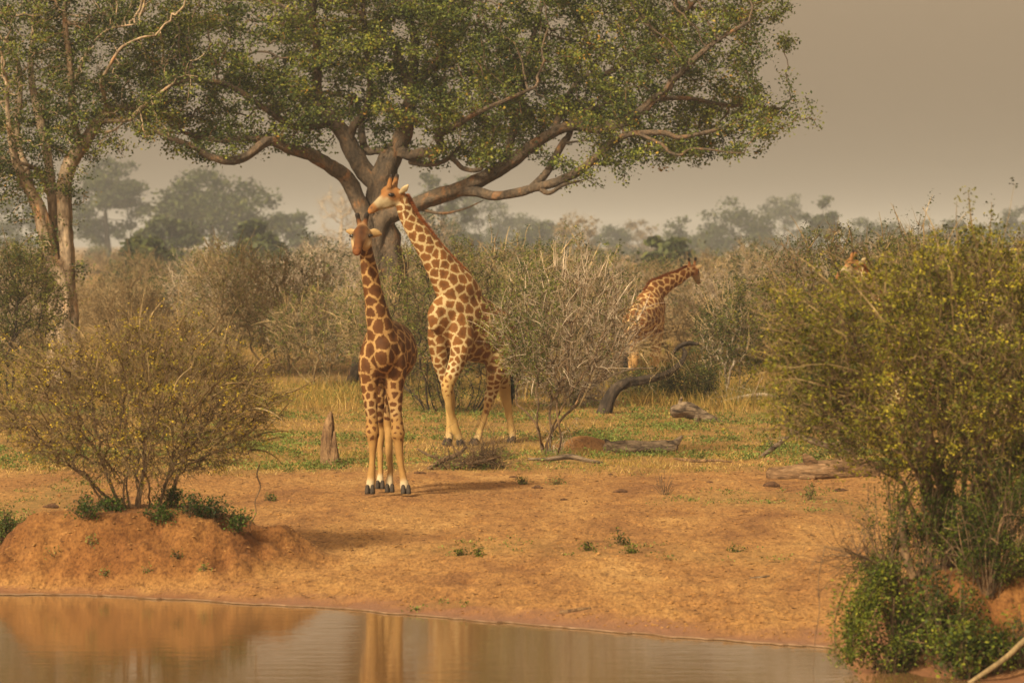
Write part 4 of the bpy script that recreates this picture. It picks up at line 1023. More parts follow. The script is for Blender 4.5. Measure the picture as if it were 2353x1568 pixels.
def bush_mesh(rng, w, dp, h, stems, n_att, step, tip, n_leaf, leaf, bark, leafm, lo=0.18, shell=0.6, jit=0.35, twigs=1.0, twig_len=0.25, lean=0.0, stem_r=0.05, spread=0.5, leaf_keep=None, tone_shift=0.0, foot=0.12, droop=0.0, pipe=2.6, leaf_up=0.2, shoots=0, shoot_len=0.8):
    """returns builders for branches and foliage of one bush standing at the origin"""
    pos, par = [np.array((0.0, 0.0, -0.15))], [-1]
    for k in range(stems):
        a = 2 * math.pi * (k + rng.random() * 0.6) / stems
        f = rng.uniform(0.3, 1.0)
        b0 = np.array((math.cos(a) * foot * f, math.sin(a) * foot * f, -0.06))
        d = nrm(np.array((math.cos(a) * spread * f + lean, math.sin(a) * spread * f, 1.0)))
        L = h * rng.uniform(0.22, 0.4); ns = max(3, int(L / step))
        p = b0.copy()
        for i in range(ns):
            pos.append(p.copy()); par.append(0 if i == 0 else len(pos) - 2)
            d = nrm(d + rng.normal(size=3) * 0.14)
            p = p + d * L / ns
    att = dome_points(n_att, w, dp, h, rng, lo, shell, lean)
    n0 = len(pos)
    arr, par = colonize(pos, par, att, step, step * 1.15, max(w, h), 70, jit, rng)
    r = pipe_radius(par, tip, pipe)
    r = np.minimum(r, stem_r)
    bb, tw = MB(), MB()
    draw_nodes(bb, arr, par, r, 0, rng, 0.012)
    # fine dead-straight twiglets and thorns
    thin = np.where(r < tip * 3.0)[0]
    nt_ = int(len(thin) * twigs)
    if nt_:
        s = arr[rng.choice(thin, nt_)]
        cen = np.array((lean * h * .5, 0, h * 0.35))
        d = nrm(nrm(s - cen) + rng.normal(size=(nt_, 3)) * 0.75 - np.array((0, 0, droop)))
        l = twig_len * rng.uniform(0.35, 1.15, nt_)[:, None]
        mid = s + d * l * 0.5
        e = mid + nrm(d + rng.normal(size=(nt_, 3)) * 0.35) * l * 0.5
        tn = rng.random(nt_)
        spikes(tw, s, e, tip * 1.05, tn)
    shp = []
    if shoots:
        # long wands that stick out of the crown, leafy along their length
        cen = np.array((lean * h * .5, 0, h * 0.30))
        rel = (arr - cen) / np.array((w / 2, dp / 2, h * .7)); far = np.where((np.linalg.norm(rel, axis=1) > 0.72) & (arr[:, 2] > h * .3))[0]
        s0 = arr[rng.choice(far, shoots)]
        d = nrm(nrm(s0 - cen) + rng.normal(size=(shoots, 3)) * 0.42 + np.array((0, 0, .15)))
        cur = s0; ln = shoot_len * rng.uniform(.4, 1.1, shoots)[:, None]; tn = 0.4 + 1.2 * rng.random(shoots); sr = rng.uniform(.9, 2.6, shoots)
        for k in range(5):
            nx_ = cur + d * ln / 5
            prisms(tw, cur, nx_, sr * tip * (1.5 - .22 * k), sr * tip * (1.28 - .22 * k), 3, tn)
            cur = nx_; d = nrm(d + rng.normal(size=(shoots, 3)) * .12 - np.array((0, 0, .05))); shp.append(cur)
    lb = None
    if n_leaf:
        lb = MB()
        cand = arr[thin]
        if nt_: cand = np.vstack((cand, e, mid))
        if shoots: cand = np.vstack([cand] + shp * 3)
        if leaf_keep is not None: cand = cand[leaf_keep(cand)]
        # leaves sit in little tufts, not evenly
        tuft = cand[rng.integers(0, len(cand), max(1, n_leaf // 9))]
        c = np.repeat(tuft, 9, 0)[:n_leaf]
        tt = np.repeat(rng.normal(size=len(tuft)) * .22, 9)[:n_leaf]
        c = c + rng.normal(size=c.shape) * leaf * 0.95
        tone = np.clip(0.48 + tone_shift + tt + 0.30 * noise3(c / 0.45, 3) + 0.1 * rng.normal(size=len(c)), 0, 1)
        leaves(lb, c, leaf * rng.uniform(0.6, 1.3, len(c)), rng, leaf_up, 0.5, tone)
    return bb, tw, lb

def bush(name, label, base, seed, bark, leafm, cat='bush', group=None, rot=0.0, twigm=None, **kw):
    rng = np.random.default_rng(seed)
    root = thing(name, base, label, cat, group)
    bb, tw, lb = bush_mesh(rng, bark=None, leafm=None, **kw)
    bb.build('branches', bark, root, origin=(0, 0, 0))
    if tw.v: tag(tw.build('twigs', twigm or M['straw_twig'], root, origin=(0, 0, 0)), kind='stuff')
    if lb:
        f = lb.build('foliage', leafm, root, origin=(0, 0, 0)); tag(f, kind='stuff')
    root.rotation_euler.z = rot
    return root

# on the red mound, left
b1 = on_ground(320, 50.6)
bush('thorn_bush', 'wide yellow-green thorn bush growing on the red earth mound', b1, 21, M['thorn_bark'], M['acacia_leaf'],
     w=3.5, dp=2.5, h=2.12, stems=17, n_att=5000, step=0.07, tip=0.0034, twigm=M['warm_twig'], n_leaf=13000, leaf=0.034, lo=0.13, shell=0.45, jit=0.34, twigs=2.2, twig_len=0.27, pipe=2.9, stem_r=0.08, spread=0.75, foot=0.30, lean=-0.02, tone_shift=0.10, shoots=260, shoot_len=.6)
# the big bush at the right edge, nearest to the camera
b2 = on_ground(2225, 41.6)
bush2 = bush('thorn_bush', 'big yellow-green thorn bush filling the right edge, nearest the camera', b2, 22, M['thorn_bark'], M['lime_leaf'],
     w=4.2, dp=3.0, h=3.10, stems=20, n_att=5400, step=0.08, tip=0.0036, twigm=M['warm_twig'], n_leaf=78000, leaf=0.037, lo=0.25, shell=0.45, pipe=2.9, jit=0.34, twigs=1.7, twig_len=0.33, stem_r=0.095, spread=0.42, foot=0.26, tone_shift=0.02, shoots=420, shoot_len=.65)
rg2 = np.random.default_rng(222)
for k in range(7):
    tb2 = MB(); a = k / 7 * 6.28 + .3; o = np.array((math.cos(a) * .17, math.sin(a) * .13, -.1))
    lean2 = np.array((math.cos(a) * .35, math.sin(a) * .25, 1.0)) + rg2.normal(size=3) * .08
    L = [o, o + lean2 * .35 + rg2.normal(size=3) * .03, o + lean2 * .75 + rg2.normal(size=3) * .05, o + lean2 * 1.15 + rg2.normal(size=3) * .08, o + lean2 * 1.6 + rg2.normal(size=3) * .1]
    tube(tb2, L, np.array((.10, .085, .07, .05, .025)) * rg2.uniform(.75, 1.15), k=12, sub=5, wob=.25, wobf=7, flute=.3, seed=k)
    tb2.build('trunk', M['thorn_bark'], bush2, origin=(0, 0, 0), smooth=True)
# in front of the walking giraffe: half green, half dead grey twigs
b3 = on_ground(1266, 71.7)
bush('thorn_bush', 'thorn bush, green on the left and bare grey on the right, before the walking giraffe', b3, 23, M['thorn_bark'], M['thorn_leaf'],
     lean=0.13, w=2.6, dp=1.9, h=3.3, stems=13, n_att=1700, step=0.085, tip=0.0042, pipe=2.8, n_leaf=9000, leaf=0.036, lo=0.30, shell=0.5, jit=0.42, twigs=1.5, twig_len=0.32, twigm=M['grey_twig'], shoots=90, shoot_len=.6, stem_r=0.06, spread=0.40, foot=0.14, leaf_keep=lambda c: (c[:, 0] < 0.05 + 0.3 * noise3(c * 2, 4)) & (c[:, 2] > 0.7))
# behind the pair
for (px, d, lab, seed, w, h, st, nl, bark, lf, ts) in (
    (1035, 86.5, 'dense dark-stemmed thorn bush between the facing giraffe and the fig trunk', 24, 3.6, 3.45, 26, 9500, 'dark_bark', 'thorn_leaf', 0.0),
    (1300, 88.0, 'round olive thorn bush rising behind the half-dead bush', 25, 2.9, 3.3, 10, 8500, 'straw_twig', 'thorn_leaf', -0.05),
    (1180, 92.0, 'olive thorn bush directly behind the walking giraffe', 35, 3.4, 3.5, 9, 9000, 'straw_twig', 'thorn_leaf', -0.02),
    (890, 93.5, 'olive thorn bush in front of the fig tree\'s foot', 37, 2.6, 2.75, 10, 5200, 'straw_twig', 'thorn_leaf', 0.0),
    (735, 98.0, 'low olive thorn bush left of the facing giraffe\'s neck', 38, 2.4, 2.2, 9, 3600, 'straw_twig', 'thorn_leaf', 0.0),
    (300, 103.0, 'grey-brown twiggy thorn bush right of the pale-barked trunk', 39, 2.6, 2.3, 9, 900, 'straw_twig', 'dry_leaf', 0.0),
    (1480, 93.0, 'low dark thorn bush at the feeding giraffe\'s legs', 26, 1.4, 0.62, 7, 2000, 'dark_bark', 'dark_leaf', -0.05),
    (1585, 91.0, 'low dark green bush right of the dead leaning trunk', 36, 1.5, 0.9, 7, 3000, 'dark_bark', 'dark_leaf', -0.05),
    (1672, 93.0, 'upright dark green thorn bush between the feeding giraffe and the right bush', 27, 1.8, 2.25, 8, 5200, 'grey_twig', 'dark_leaf', 0.0),
    (30, 93.0, 'dark leafy bush beside the pale-barked trunk at the left edge', 28, 2.3, 3.25, 8, 9000, 'dark_bark', 'dark_leaf', 0.12),
    (640, 105.0, 'thorn bush with twisted bare stems left of the giraffes', 29, 3.2, 3.0, 13, 3600, 'straw_twig', 'thorn_leaf', 0.05),
    (515, 109.0, 'grey spreading thorn bush with dark arching boughs, left of the fig tree', 30, 3.2, 3.2, 9, 2200, 'straw_twig', 'thorn_leaf', 0.05),
    (1925, 82.0, 'tall sparse grey-green thorn bush in front of the hidden giraffe', 31, 3.4, 3.95, 9, 5600, 'thorn_bark', 'dark_leaf', -0.05),
    (2125, 80.0, 'sparse thorn bush behind the top of the big right bush', 32, 2.8, 3.85, 9, 4600, 'straw_twig', 'dark_leaf', 0.0),
    (2330, 66.0, 'brown twiggy thorn bush at the far right edge', 33, 2.2, 3.7, 9, 2600, 'straw_twig', 'thorn_leaf', 0.05),
):
    bush('thorn_bush', lab, on_ground(px, d), seed, M[bark], M[lf], w=w, dp=w * 0.75, h=h, stems=st, n_att=1500, step=0.105, tip=0.0052, pipe=2.7, n_leaf=int(nl * 1.8), shoots=70 if h > 1.2 else 12, shoot_len=.7, leaf=0.045 if lf != 'dark_leaf' else 0.055,
         twigm=M['warm_twig'] if bark in ('thorn_bark', 'dark_bark') else None, lo=(0.03 if seed == 24 else 0.2) if h > 1.2 else 0.05, shell=0.55, jit=0.42, twigs=1.7, twig_len=0.34, stem_r=0.07, spread=0.85 if seed == 24 else 0.45, foot=0.6 if seed == 24 else 0.25, tone_shift=ts, rot=seed)

# ------------------------------------------------------------------ scrub in the smoke behind
protos = []
for k, (bark, lf, nl, h, w, tl) in enumerate((('straw_twig', 'dry_leaf', 900, 2.2, 2.6, 0.5), ('grey_twig', 'dry_leaf', 500, 2.4, 2.8, 0.55), ('straw_twig', 'hazy_leaf', 2600, 2.6, 2.8, 0.4), ('grey_twig', 'hazy_leaf', 1700, 2.1, 2.8, 0.45), ('straw_twig', 'dry_leaf', 600, 1.7, 2.4, 0.5), ('grey_twig', 'hazy_leaf', 3600, 3.0, 3.2, 0.4))):
    rng = np.random.default_rng(400 + k)
    bb, tw, lb = bush_mesh(rng, w=w, dp=w, h=h, stems=9, n_att=420, step=0.15, tip=0.0075, n_leaf=nl, leaf=0.08, bark=None, leafm=None, lo=0.1, shell=0.5, jit=0.45, twigs=1.9, twig_len=tl, stem_r=0.05, spread=0.6, foot=0.4)
    root = bpy.data.objects.new('scrub_bush', None)
    tag(root, cat='bush', group='smoky scrub behind the giraffes')
    for j_ in range(len(tw.v)): bb.add(tw.v[j_], None, tw.t[j_] - tw.t[j_].min(), tw.tone[j_])
    o1 = bpy.data.objects.new('branches', bb.mesh('branches', M[bark])); o1.parent = root
    o2 = bpy.data.objects.new('foliage', lb.mesh('foliage', M[lf])); o2.parent = root; tag(o2, kind='stuff')
    protos.append((root, o1, o2))
SCRUB_LABEL = ['straw-brown leafless thorn scrub in the smoke behind the giraffes', 'grey bare-twigged scrub bush in the smoke behind the giraffes', 'faded olive scrub bush in the smoke behind the giraffes', 'thin grey-green scrub bush in the smoke behind the giraffes', 'low straw-coloured scrub bush in the smoke behind the giraffes', 'tall dull green scrub bush in the smoke behind the giraffes']
rng = np.random.default_rng(77)
cnt = 0
rows = [(112, 19), (121, 19), (132, 20), (146, 20), (163, 20)]
WHERE = [(-200, 60, 'at the far left edge'), (60, 190, 'behind the pale-barked trunk'), (190, 300, 'just right of the pale-barked trunk'), (300, 420, 'above the left end of the mound bush'), (420, 540, 'under the left fig branches'), (540, 650, 'behind the twisted bare stems'), (650, 760, 'under the bare grey tree'), (760, 860, 'left of the facing giraffe\'s neck'), (860, 960, 'behind the two giraffes\' heads'), (960, 1080, 'behind the walking giraffe\'s neck'), (1080, 1200, 'over the walking giraffe\'s back'), (1200, 1320, 'over the half-dead bush'), (1320, 1440, 'left of the feeding giraffe'), (1440, 1540, 'behind the feeding giraffe'), (1540, 1640, 'at the feeding giraffe\'s head'), (1640, 1760, 'right of the feeding giraffe'), (1760, 1900, 'left of the hidden giraffe'), (1900, 2050, 'behind the hidden giraffe'), (2050, 2200, 'over the top of the big right bush'), (2200, 3000, 'at the far right edge')]
BAND = ['front row', 'second row', 'middle row', 'fourth row', 'rear row']
SCRUB_KIND = ['straw-brown leafless scrub', 'grey bare-twigged scrub', 'faded olive scrub', 'thin grey-green scrub', 'low straw-coloured scrub', 'tall dull green scrub']
seen = {}
for bi_, (d, nrow) in enumerate(rows):
    half = PX(IW + 60, d)
    for j in range(nrow):
        x = -half + 2 * half * (j + rng.uniform(0.25, 0.75)) / nrow
        y = d * rng.uniform(0.975, 1.025)
        px = x / y * F + IW / 2
        k = int(rng.choice([0, 1, 2, 3, 4, 5], p=[.15, .15, .22, .2, .1, .18]))
        if d < 125 and (280 < px < 520 or 1540 < px < 1720 or 180 < px < 230): k = 4
        c = [q.copy() for q in protos[k]]
        for q in c: COL.objects.link(q)
        c[1].parent = c[0]; c[2].parent = c[0]
        s = rng.uniform(0.75, 1.15) * (0.8 if d < 130 else 1)
        c[0].location = (x, y, float(terrain(x, y)))
        c[0].scale = (s * rng.uniform(0.9, 1.25), s, s * rng.uniform(0.85, 1.1)); c[0].rotation_euler.z = rng.uniform(0, 6.28)
        where = [w_[2] for w_ in WHERE if w_[0] <= px < w_[1]][0]
        lab = SCRUB_KIND[k] + ' ' + where + ', ' + BAND[bi_]
        if lab in seen: lab = SCRUB_KIND[k] + ' ' + where + ', ' + BAND[bi_] + ', right-hand one'
        seen[lab] = 1
        c[0]['label'] = lab
for p in protos:
    for q in p: bpy.data.objects.remove(q)

# beyond that the scrub runs together into one mass
sb, lb = MB(), MB()
rng = np.random.default_rng(78)
for d, nrow in ((190, 24), (225, 26), (270, 26), (330, 28), (410, 28), (520, 30), (680, 30)):
    half = PX(IW + 200, d)
    for j in range(nrow):
        x = -half + 2 * half * (j + rng.uniform(0, 1)) / nrow; y = d * rng.uniform(0.93, 1.07)
        h = rng.uniform(1.2, 2.3) * (1 + d / 1500) * (1 + .5 * max(0, noise2(x / d * 200, d, 9.0, 7))); w = h * rng.uniform(1.1, 1.7); z = float(terrain(x, y))
        n = 56
        v = nrm(rng.normal(size=(n, 3))); v[:, 2] = np.abs(v[:, 2])
        e = np.stack((x + v[:, 0] * w / 2, y + v[:, 1] * w / 2, z + v[:, 2] * h * rng.uniform(.6, 1, n)), -1)
        a0 = np.array((x, y, z)) + rng.normal(size=(n, 3)) * (w * .12, w * .12, 0)
        m0 = a0 * 0.5 + e * 0.5 + rng.normal(size=(n, 3)) * h * 0.08
        tr = 0.018 + d * 3.2e-5
        tn = rng.random(n)
        prisms(sb, a0, m0, tr * 1.3, tr, 3, tn); spikes(sb, m0, e, tr, tn)
        e2 = m0 + nrm(e - m0 + rng.normal(size=(n, 3)) * 0.5) * h * 0.35
        spikes(sb, m0, e2, tr * .9, tn)
        for _ in range(3): spikes(sb, m0, m0 + nrm(e - m0 + rng.normal(size=(n, 3)) * 0.7) * h * rng.uniform(.15, .4, (n, 1)), tr * .8, tn)
        nl = int(rng.choice([0, 80, 220, 420]))
        if nl:
            c = e[rng.integers(0, n, nl)] + rng.normal(size=(nl, 3)) * h * .12
            leaves(lb, c, (0.13 + d * 2.5e-4) * rng.uniform(.6, 1.3, nl), rng, .3, .6)
mass = sb.build('distant_scrub', M['warm_twig']); tag(mass, 'mass of straw-brown thorn scrub running into the smoke under the skyline', 'scrub', kind='stuff')
fo = lb.build('foliage', M['hazy_leaf'], mass, origin=(0, 0, 0)); tag(fo, kind='stuff')

# ------------------------------------------------------------------ far trees fading into the smoke
def far_tree(name, label, px, row_top, row_bot, width_px, d, seed, n_pads, lpp, leafm, bark, flat=0.35, bare=False, leaf=0.22, trunks=1, lean=0):
    rng = np.random.default_rng(seed)
    d = d * 2.4; leaf = leaf * 3.1; row_bot += 32
    base = on_ground(px, d); base[2] -= 0.05
    top = P(px, row_top, d)[2] - base[2]; bot = P(px, row_bot, d)[2] - base[2]
    w = width_px / F * d
    root = thing(name, base, label, 'tree', 'trees fading in the smoke')
    tb = MB(); pos, par, fx = [], [], []
    r0 = 0.035 * top + 0.06
    for t in range(trunks):
        a = rng.uniform(-0.5, 0.5) if trunks > 1 else 0.08 * rng.normal()
        pts = np.array([(t * 0.5 - (trunks - 1) * .25, 0, -0.1), (t * .5 + a * bot * .5, rng.normal() * .2, bot * 0.5), (t * .5 + a * bot + lean, rng.normal() * .4, bot + 0.15 * (top - bot))])
        L = catmull(np.column_stack((pts, [r0, r0 * .8, r0 * .55])), 5)
        tube(tb, L[:, :3], L[:, 3], k=8, sub=1, wob=0.2, seed=seed)
        for i in range(len(L)):
            pos.append(L[i, :3]); par.append(-1 if i == 0 else len(pos) - 2); fx.append(L[i, 3])
    pads = []
    for _ in range(n_pads):
        v = nrm(rng.normal(size=3)); rr = rng.uniform(0.55, 1.0)
        z = abs(v[2]) if rng.random() < 0.72 else -abs(v[2]) * .45
        pads.append((v[0] * rr * w / 2, v[1] * rr * w / 2 * 0.8, bot + (z * rr * 0.95 + flat * 0.25) * (top - bot)))
    pads = np.array(pads)
    pads[:, 2] += 0.18 * (top - bot) * noise3(pads / (0.3 * w), seed)
    pads[:, 2] = np.minimum(pads[:, 2], top)
    att = np.repeat(pads, 3, 0) + rng.normal(size=(n_pads * 3, 3)) * w * 0.05
    arr, par = colonize(pos, par, att, w * 0.045, w * 0.05, w * 2, 40, 0.35, rng)
    r = pipe_radius(par, 0.036, 2.3, np.array(fx)); r = np.minimum(r, r0 * .6)
    draw_nodes(tb, arr, par, r, len(pos), rng, 0.06)
    if bare:
        thin = np.where(r < 0.04)[0]; s = arr[rng.choice(thin, 900)]
        prisms(tb, s, s + nrm(rng.normal(size=s.shape) + (0, 0, .5)) * rng.uniform(0.4, 1.4, len(s))[:, None], 0.022, 0.008)
    tb.build('trunk', bark, root, origin=(0, 0, 0))
    if lpp:
        cb = MB(); n = n_pads * lpp
        lpp = int(lpp * 1.7); n = n_pads * lpp
        c = np.repeat(pads, lpp, 0) + rng.normal(size=(n, 3)) * np.array((1, 1, 0.55)) * w * 0.055
        tone = np.clip(0.45 + 0.3 * noise3(c / (w * .12), seed) + 0.2 * rng.normal(size=n), 0, 1)
        leaves(cb, c, leaf * rng.uniform(.6, 1.3, n), rng, .4, .6, tone)
        tag(cb.build('crown', leafm, root, origin=(0, 0, 0)), kind='stuff')
    return root

HL, HB, DL = M['hazy_leaf'], M['dark_bark'], M['dry_leaf']
for a in (
    ('hazy_tree', 'tall round grey-green tree in the smoke just right of the pale trunk', 250, 366, 480, 195, 300, 501, 75, 60, HL, HB, .5),
    ('hazy_tree', 'broad dome-shaped tree in the smoke under the left fig branches', 487, 402, 488, 285, 270, 502, 95, 65, HL, HB, .3),
    ('hazy_tree', 'blue-grey smoky tree at the far left edge behind the pale trunk', 40, 440, 520, 150, 360, 503, 60, 45, HL, HB, .5),
    ('hazy_tree', 'low rounded smoky tree left of the bare grey one', 655, 488, 545, 170, 300, 504, 60, 50, HL, HB, .4),
    ('hazy_tree', 'pale green open tree seen between the fig trunk and its right bough', 1015, 388, 470, 150, 260, 506, 45, 40, HL, HB, .4),
    ('hazy_tree', 'blue smoky tree behind the walking giraffe\'s neck', 1100, 455, 525, 170, 380, 507, 60, 45, HL, HB, .45),
    ('hazy_tree', 'low smoky tree between the walking giraffe and the bare pale one', 1200, 492, 535, 170, 420, 508, 50, 40, HL, HB, .45),
    ('hazy_tree', 'flat-topped smoky tree right of the feeding giraffe\'s head', 1690, 464, 545, 200, 330, 509, 70, 50, HL, HB, .3),
    ('hazy_tree', 'pale blue taller smoky crown in the right-hand tree line', 1790, 448, 540, 150, 420, 510, 60, 45, HL, HB, .45),
    ('hazy_tree', 'brownish smoky tree at the right end of the flat crowns', 1885, 456, 545, 120, 300, 511, 45, 45, HL, HB, .45),
    ('hazy_tree', 'low hazy tree over the big right bush', 2160, 500, 550, 150, 380, 512, 45, 40, HL, HB, .45),
    ('hazy_tree', 'hazy tree at the far right edge of the skyline', 2330, 482, 550, 160, 360, 513, 60, 45, HL, HB, .45),
    ('hazy_tree', 'small faint tree alone on the skyline right of centre', 1470, 512, 555, 130, 400, 514, 40, 40, DL, HB, .45),
    ('hazy_tree', 'low smoky clump under the left end of the broad dome-shaped tree', 380, 500, 540, 150, 200, 516, 40, 45, HL, HB, .4),
    ('hazy_tree', 'olive smoky clump in the scrub left of the bare grey tree', 590, 515, 560, 120, 150, 517, 40, 45, HL, HB, .4),
    ('hazy_tree', 'blue smoky clump below the pale green open tree', 1045, 500, 540, 120, 300, 518, 40, 45, HL, HB, .4),
    ('hazy_tree', 'wide low smoky crown left of the bare straw-coloured tree', 1255, 505, 545, 150, 330, 519, 45, 45, HL, HB, .4),
    ('hazy_tree', 'small dim crown between the bare tree and the lone faint one', 1400, 515, 550, 120, 380, 520, 40, 40, HL, HB, .4),
    ('hazy_tree', 'dim low crown just left of the flat-topped smoky tree', 1570, 505, 550, 140, 340, 521, 45, 45, HL, HB, .4),
    ('hazy_tree', 'low smoky crown right of the brownish skyline tree', 2010, 495, 550, 170, 350, 522, 50, 45, HL, HB, .4),
    ('hazy_tree', 'faint low crown between the two right-hand skyline trees', 2250, 505, 550, 140, 380, 523, 40, 45, HL, HB, .4),
    ('hazy_tree', 'dark smoky bush right of the pale trunk\'s foot', 330, 545, 590, 130, 120, 524, 40, 45, HL, HB, .4),
    ('hazy_tree', 'grey smoky bush between the mid scrub and the leaning dead trunk', 1540, 545, 590, 130, 125, 525, 40, 45, HL, HB, .4),
):
    far_tree(*a)
far_tree('bare_tree', 'leafless grey tree in the smoke left of the facing giraffe', 778, 440, 500, 110, 250, 505, 60, 0, HL, M['grey_twig'], .45, bare=True)
far_tree('bare_tree', 'leafless straw-coloured tree on the skyline right of centre', 1330, 482, 545, 140, 260, 515, 60, 5, DL, M['straw_twig'], .45, bare=True)
# ------------------------------------------------------------------ dead wood
def wood(name, label, cat, tubes, mat, seed, wob=0.3, twig=None, wobf=6.0, group=None, part='log'):
    """tubes: list of (world points, radii, part name)"""
    base = np.array(tubes[0][0][0], float)
    root = thing(name, base, label, cat, group)
    for i, (pts, rad, pn) in enumerate(tubes):
        mb = MB(); pts = np.asarray(pts, float)
        tube(mb, pts, rad, k=18, sub=6, wob=wob * .6, seed=seed + i, wobf=wobf * .6, flute=wob)
        mb.build(pn, mat, root, smooth=True)
    if twig:
        mb = MB(); rng = np.random.default_rng(seed)
        for (p0, p1, n, ln, rr, spread) in twig:
            p0, p1 = np.asarray(p0, float), np.asarray(p1, float)
            t = rng.random(n)[:, None]; s = p0 + (p1 - p0) * t + rng.normal(size=(n, 3)) * 0.04
            d = nrm(np.asarray(spread[0], float) + rng.normal(size=(n, 3)) * spread[1])
            cur, l = s, ln * rng.uniform(.4, 1.1, n)[:, None]
            tn = rng.random(n)
            for k in range(4):
                nx_ = cur + d * l / 4
                prisms(mb, cur, nx_, rr * (1 - k * .22), rr * (1 - (k + 1) * .22), 3, tn)
                # side shoots
                sd = nrm(d + rng.normal(size=(n, 3)) * 0.7)
                prisms(mb, nx_, nx_ + sd * l * 0.28, rr * .5, rr * .2, 3, tn)
                cur = nx_; d = nrm(d + rng.normal(size=(n, 3)) * 0.28 + np.asarray(spread[2], float))
        tag(mb.build('twigs', mat if len(spread) < 4 else spread[3], root), kind='stuff')
    return root

def G(px, row, up=0.0):
    p = ground_at(px, row); p[2] += up
    return p

def at_d(px, row, d): return P(px, row, d)

# upright split stump
d = ground_at(755, 1068)[1]
wood('tree_stump', 'upright weathered stump of split wood left of the facing giraffe', 'stump',
     [([P(757, 1076, d), P(755, 1040, d), P(754, 1000, d), P(757, 968, d), P(760, 948, d)], [.125, .115, .10, .075, .03], 'stump'),
      ([P(767, 1076, d - .08), P(768, 1050, d - .08), P(767, 1020, d - .08), P(768, 992, d - .06)], [.07, .075, .05, .02], 'splinter'),
      ([P(744, 1070, d + .05), P(743, 1030, d + .03), P(744, 985, d + .02)], [.06, .05, .02], 'splinter')], M['red_wood'], 71, 0.38, wobf=9)
# hollow log right of the grey bush
d = ground_at(1480, 1040)[1]
wood('fallen_log', 'hollow fallen log with upturned ends lying in the grass', 'log',
     [([P(1398, 1032, d), P(1430, 1029, d), P(1470, 1028, d), P(1510, 1027, d + .1), P(1545, 1026, d + .15)], [.13, .135, .12, .125, .12], 'log'),
      ([P(1402, 1030, d - .03), P(1396, 1018, d - .03), P(1390, 1009, d - .03)], [.075, .05, .02], 'stub'),
      ([P(1535, 1026, d + .1), P(1553, 1016, d + .1), P(1566, 1002, d + .1)], [.08, .06, .025], 'stub'),
      ([P(1400, 1030, d - .08), P(1393, 1040, d - .12), P(1388, 1046, d - .16)], [.05, .03, .015], 'stub')], M['dead_wood'], 72, 0.34, wobf=7)
# pale log further back
d = ground_at(1600, 968)[1]
wood('fallen_log', 'pale fluted log sloping down to the grass behind the hollow log', 'log',
     [([P(1550, 944, d), P(1580, 940, d), P(1610, 953, d), P(1640, 966, d), P(1668, 976, d)], [.12, .15, .12, .09, .04], 'log'),
      ([P(1568, 942, d), P(1562, 925, d), P(1566, 912, d)], [.06, .04, .015], 'stub'),
      ([P(1600, 955, d - .1), P(1602, 972, d - .15)], [.05, .03], 'stub')], M['dead_wood'], 73, 0.36, wobf=7)
# big fallen trunk at right
d = ground_at(1880, 1098)[1]
wood('fallen_log', 'big fallen orange-brown trunk with a broken upright fork, right', 'log',
     [([P(1772, 1090, d), P(1820, 1088, d), P(1880, 1082, d + .1), P(1950, 1082, d + .2), P(2010, 1088, d + .3)], [.11, .14, .17, .14, .10], 'log'),
      ([P(1870, 1080, d + .05), P(1858, 1060, d), P(1848, 1045, d - .05)], [.11, .09, .035], 'stub'),
      ([P(1910, 1072, d + .2), P(1960, 1062, d + .25), P(2010, 1068, d + .3)], [.09, .10, .06], 'limb'),
      ([P(1840, 1098, d - .15), P(1870, 1096, d - .15)], [.05, .035], 'stub')], M['brown_log'], 74, 0.36, wobf=6)
# two loose dead boughs behind it
d = ground_at(1800, 1050)[1]
wood('dead_branch', 'thin dead bough propped diagonally left of the big fallen trunk', 'branch',
     [([P(1745, 1052, d), P(1780, 1025, d), P(1812, 1000, d + .2), P(1830, 985, d + .3)], [.03, .035, .03, .02], 'bough')], M['dead_wood'], 75, 0.2, [(P(1770, 1035, d), P(1820, 995, d), 14, .5, .008, ((0, 0, .6), .7, (0, 0, -.05)))])
wood('dead_branch', 'long forked dead bough above the big fallen trunk', 'branch',
     [([P(1815, 985, d + .3), P(1850, 1005, d + .3), P(1900, 1024, d + .3), P(1960, 1040, d + .3)], [.03, .05, .045, .03], 'bough'),
      ([P(1905, 1025, d + .3), P(1950, 1012, d + .4), P(1990, 1030, d + .4)], [.04, .035, .02], 'bough')], M['dead_wood'], 76, 0.25)
d = ground_at(1690, 925)[1]
wood('dead_branch', 'pale dead branch arching over the grass toward the big right bush', 'branch',
     [([P(1590, 938, d), P(1640, 928, d), P(1700, 912, d), P(1750, 906, d), P(1790, 912, d)], [.02, .035, .04, .04, .025], 'bough')], M['grey_twig'], 77, 0.2, [(P(1620, 932, d), P(1760, 908, d), 40, .7, .008, ((-.2, 0, -.05), .6, (0, 0, -.05)))])
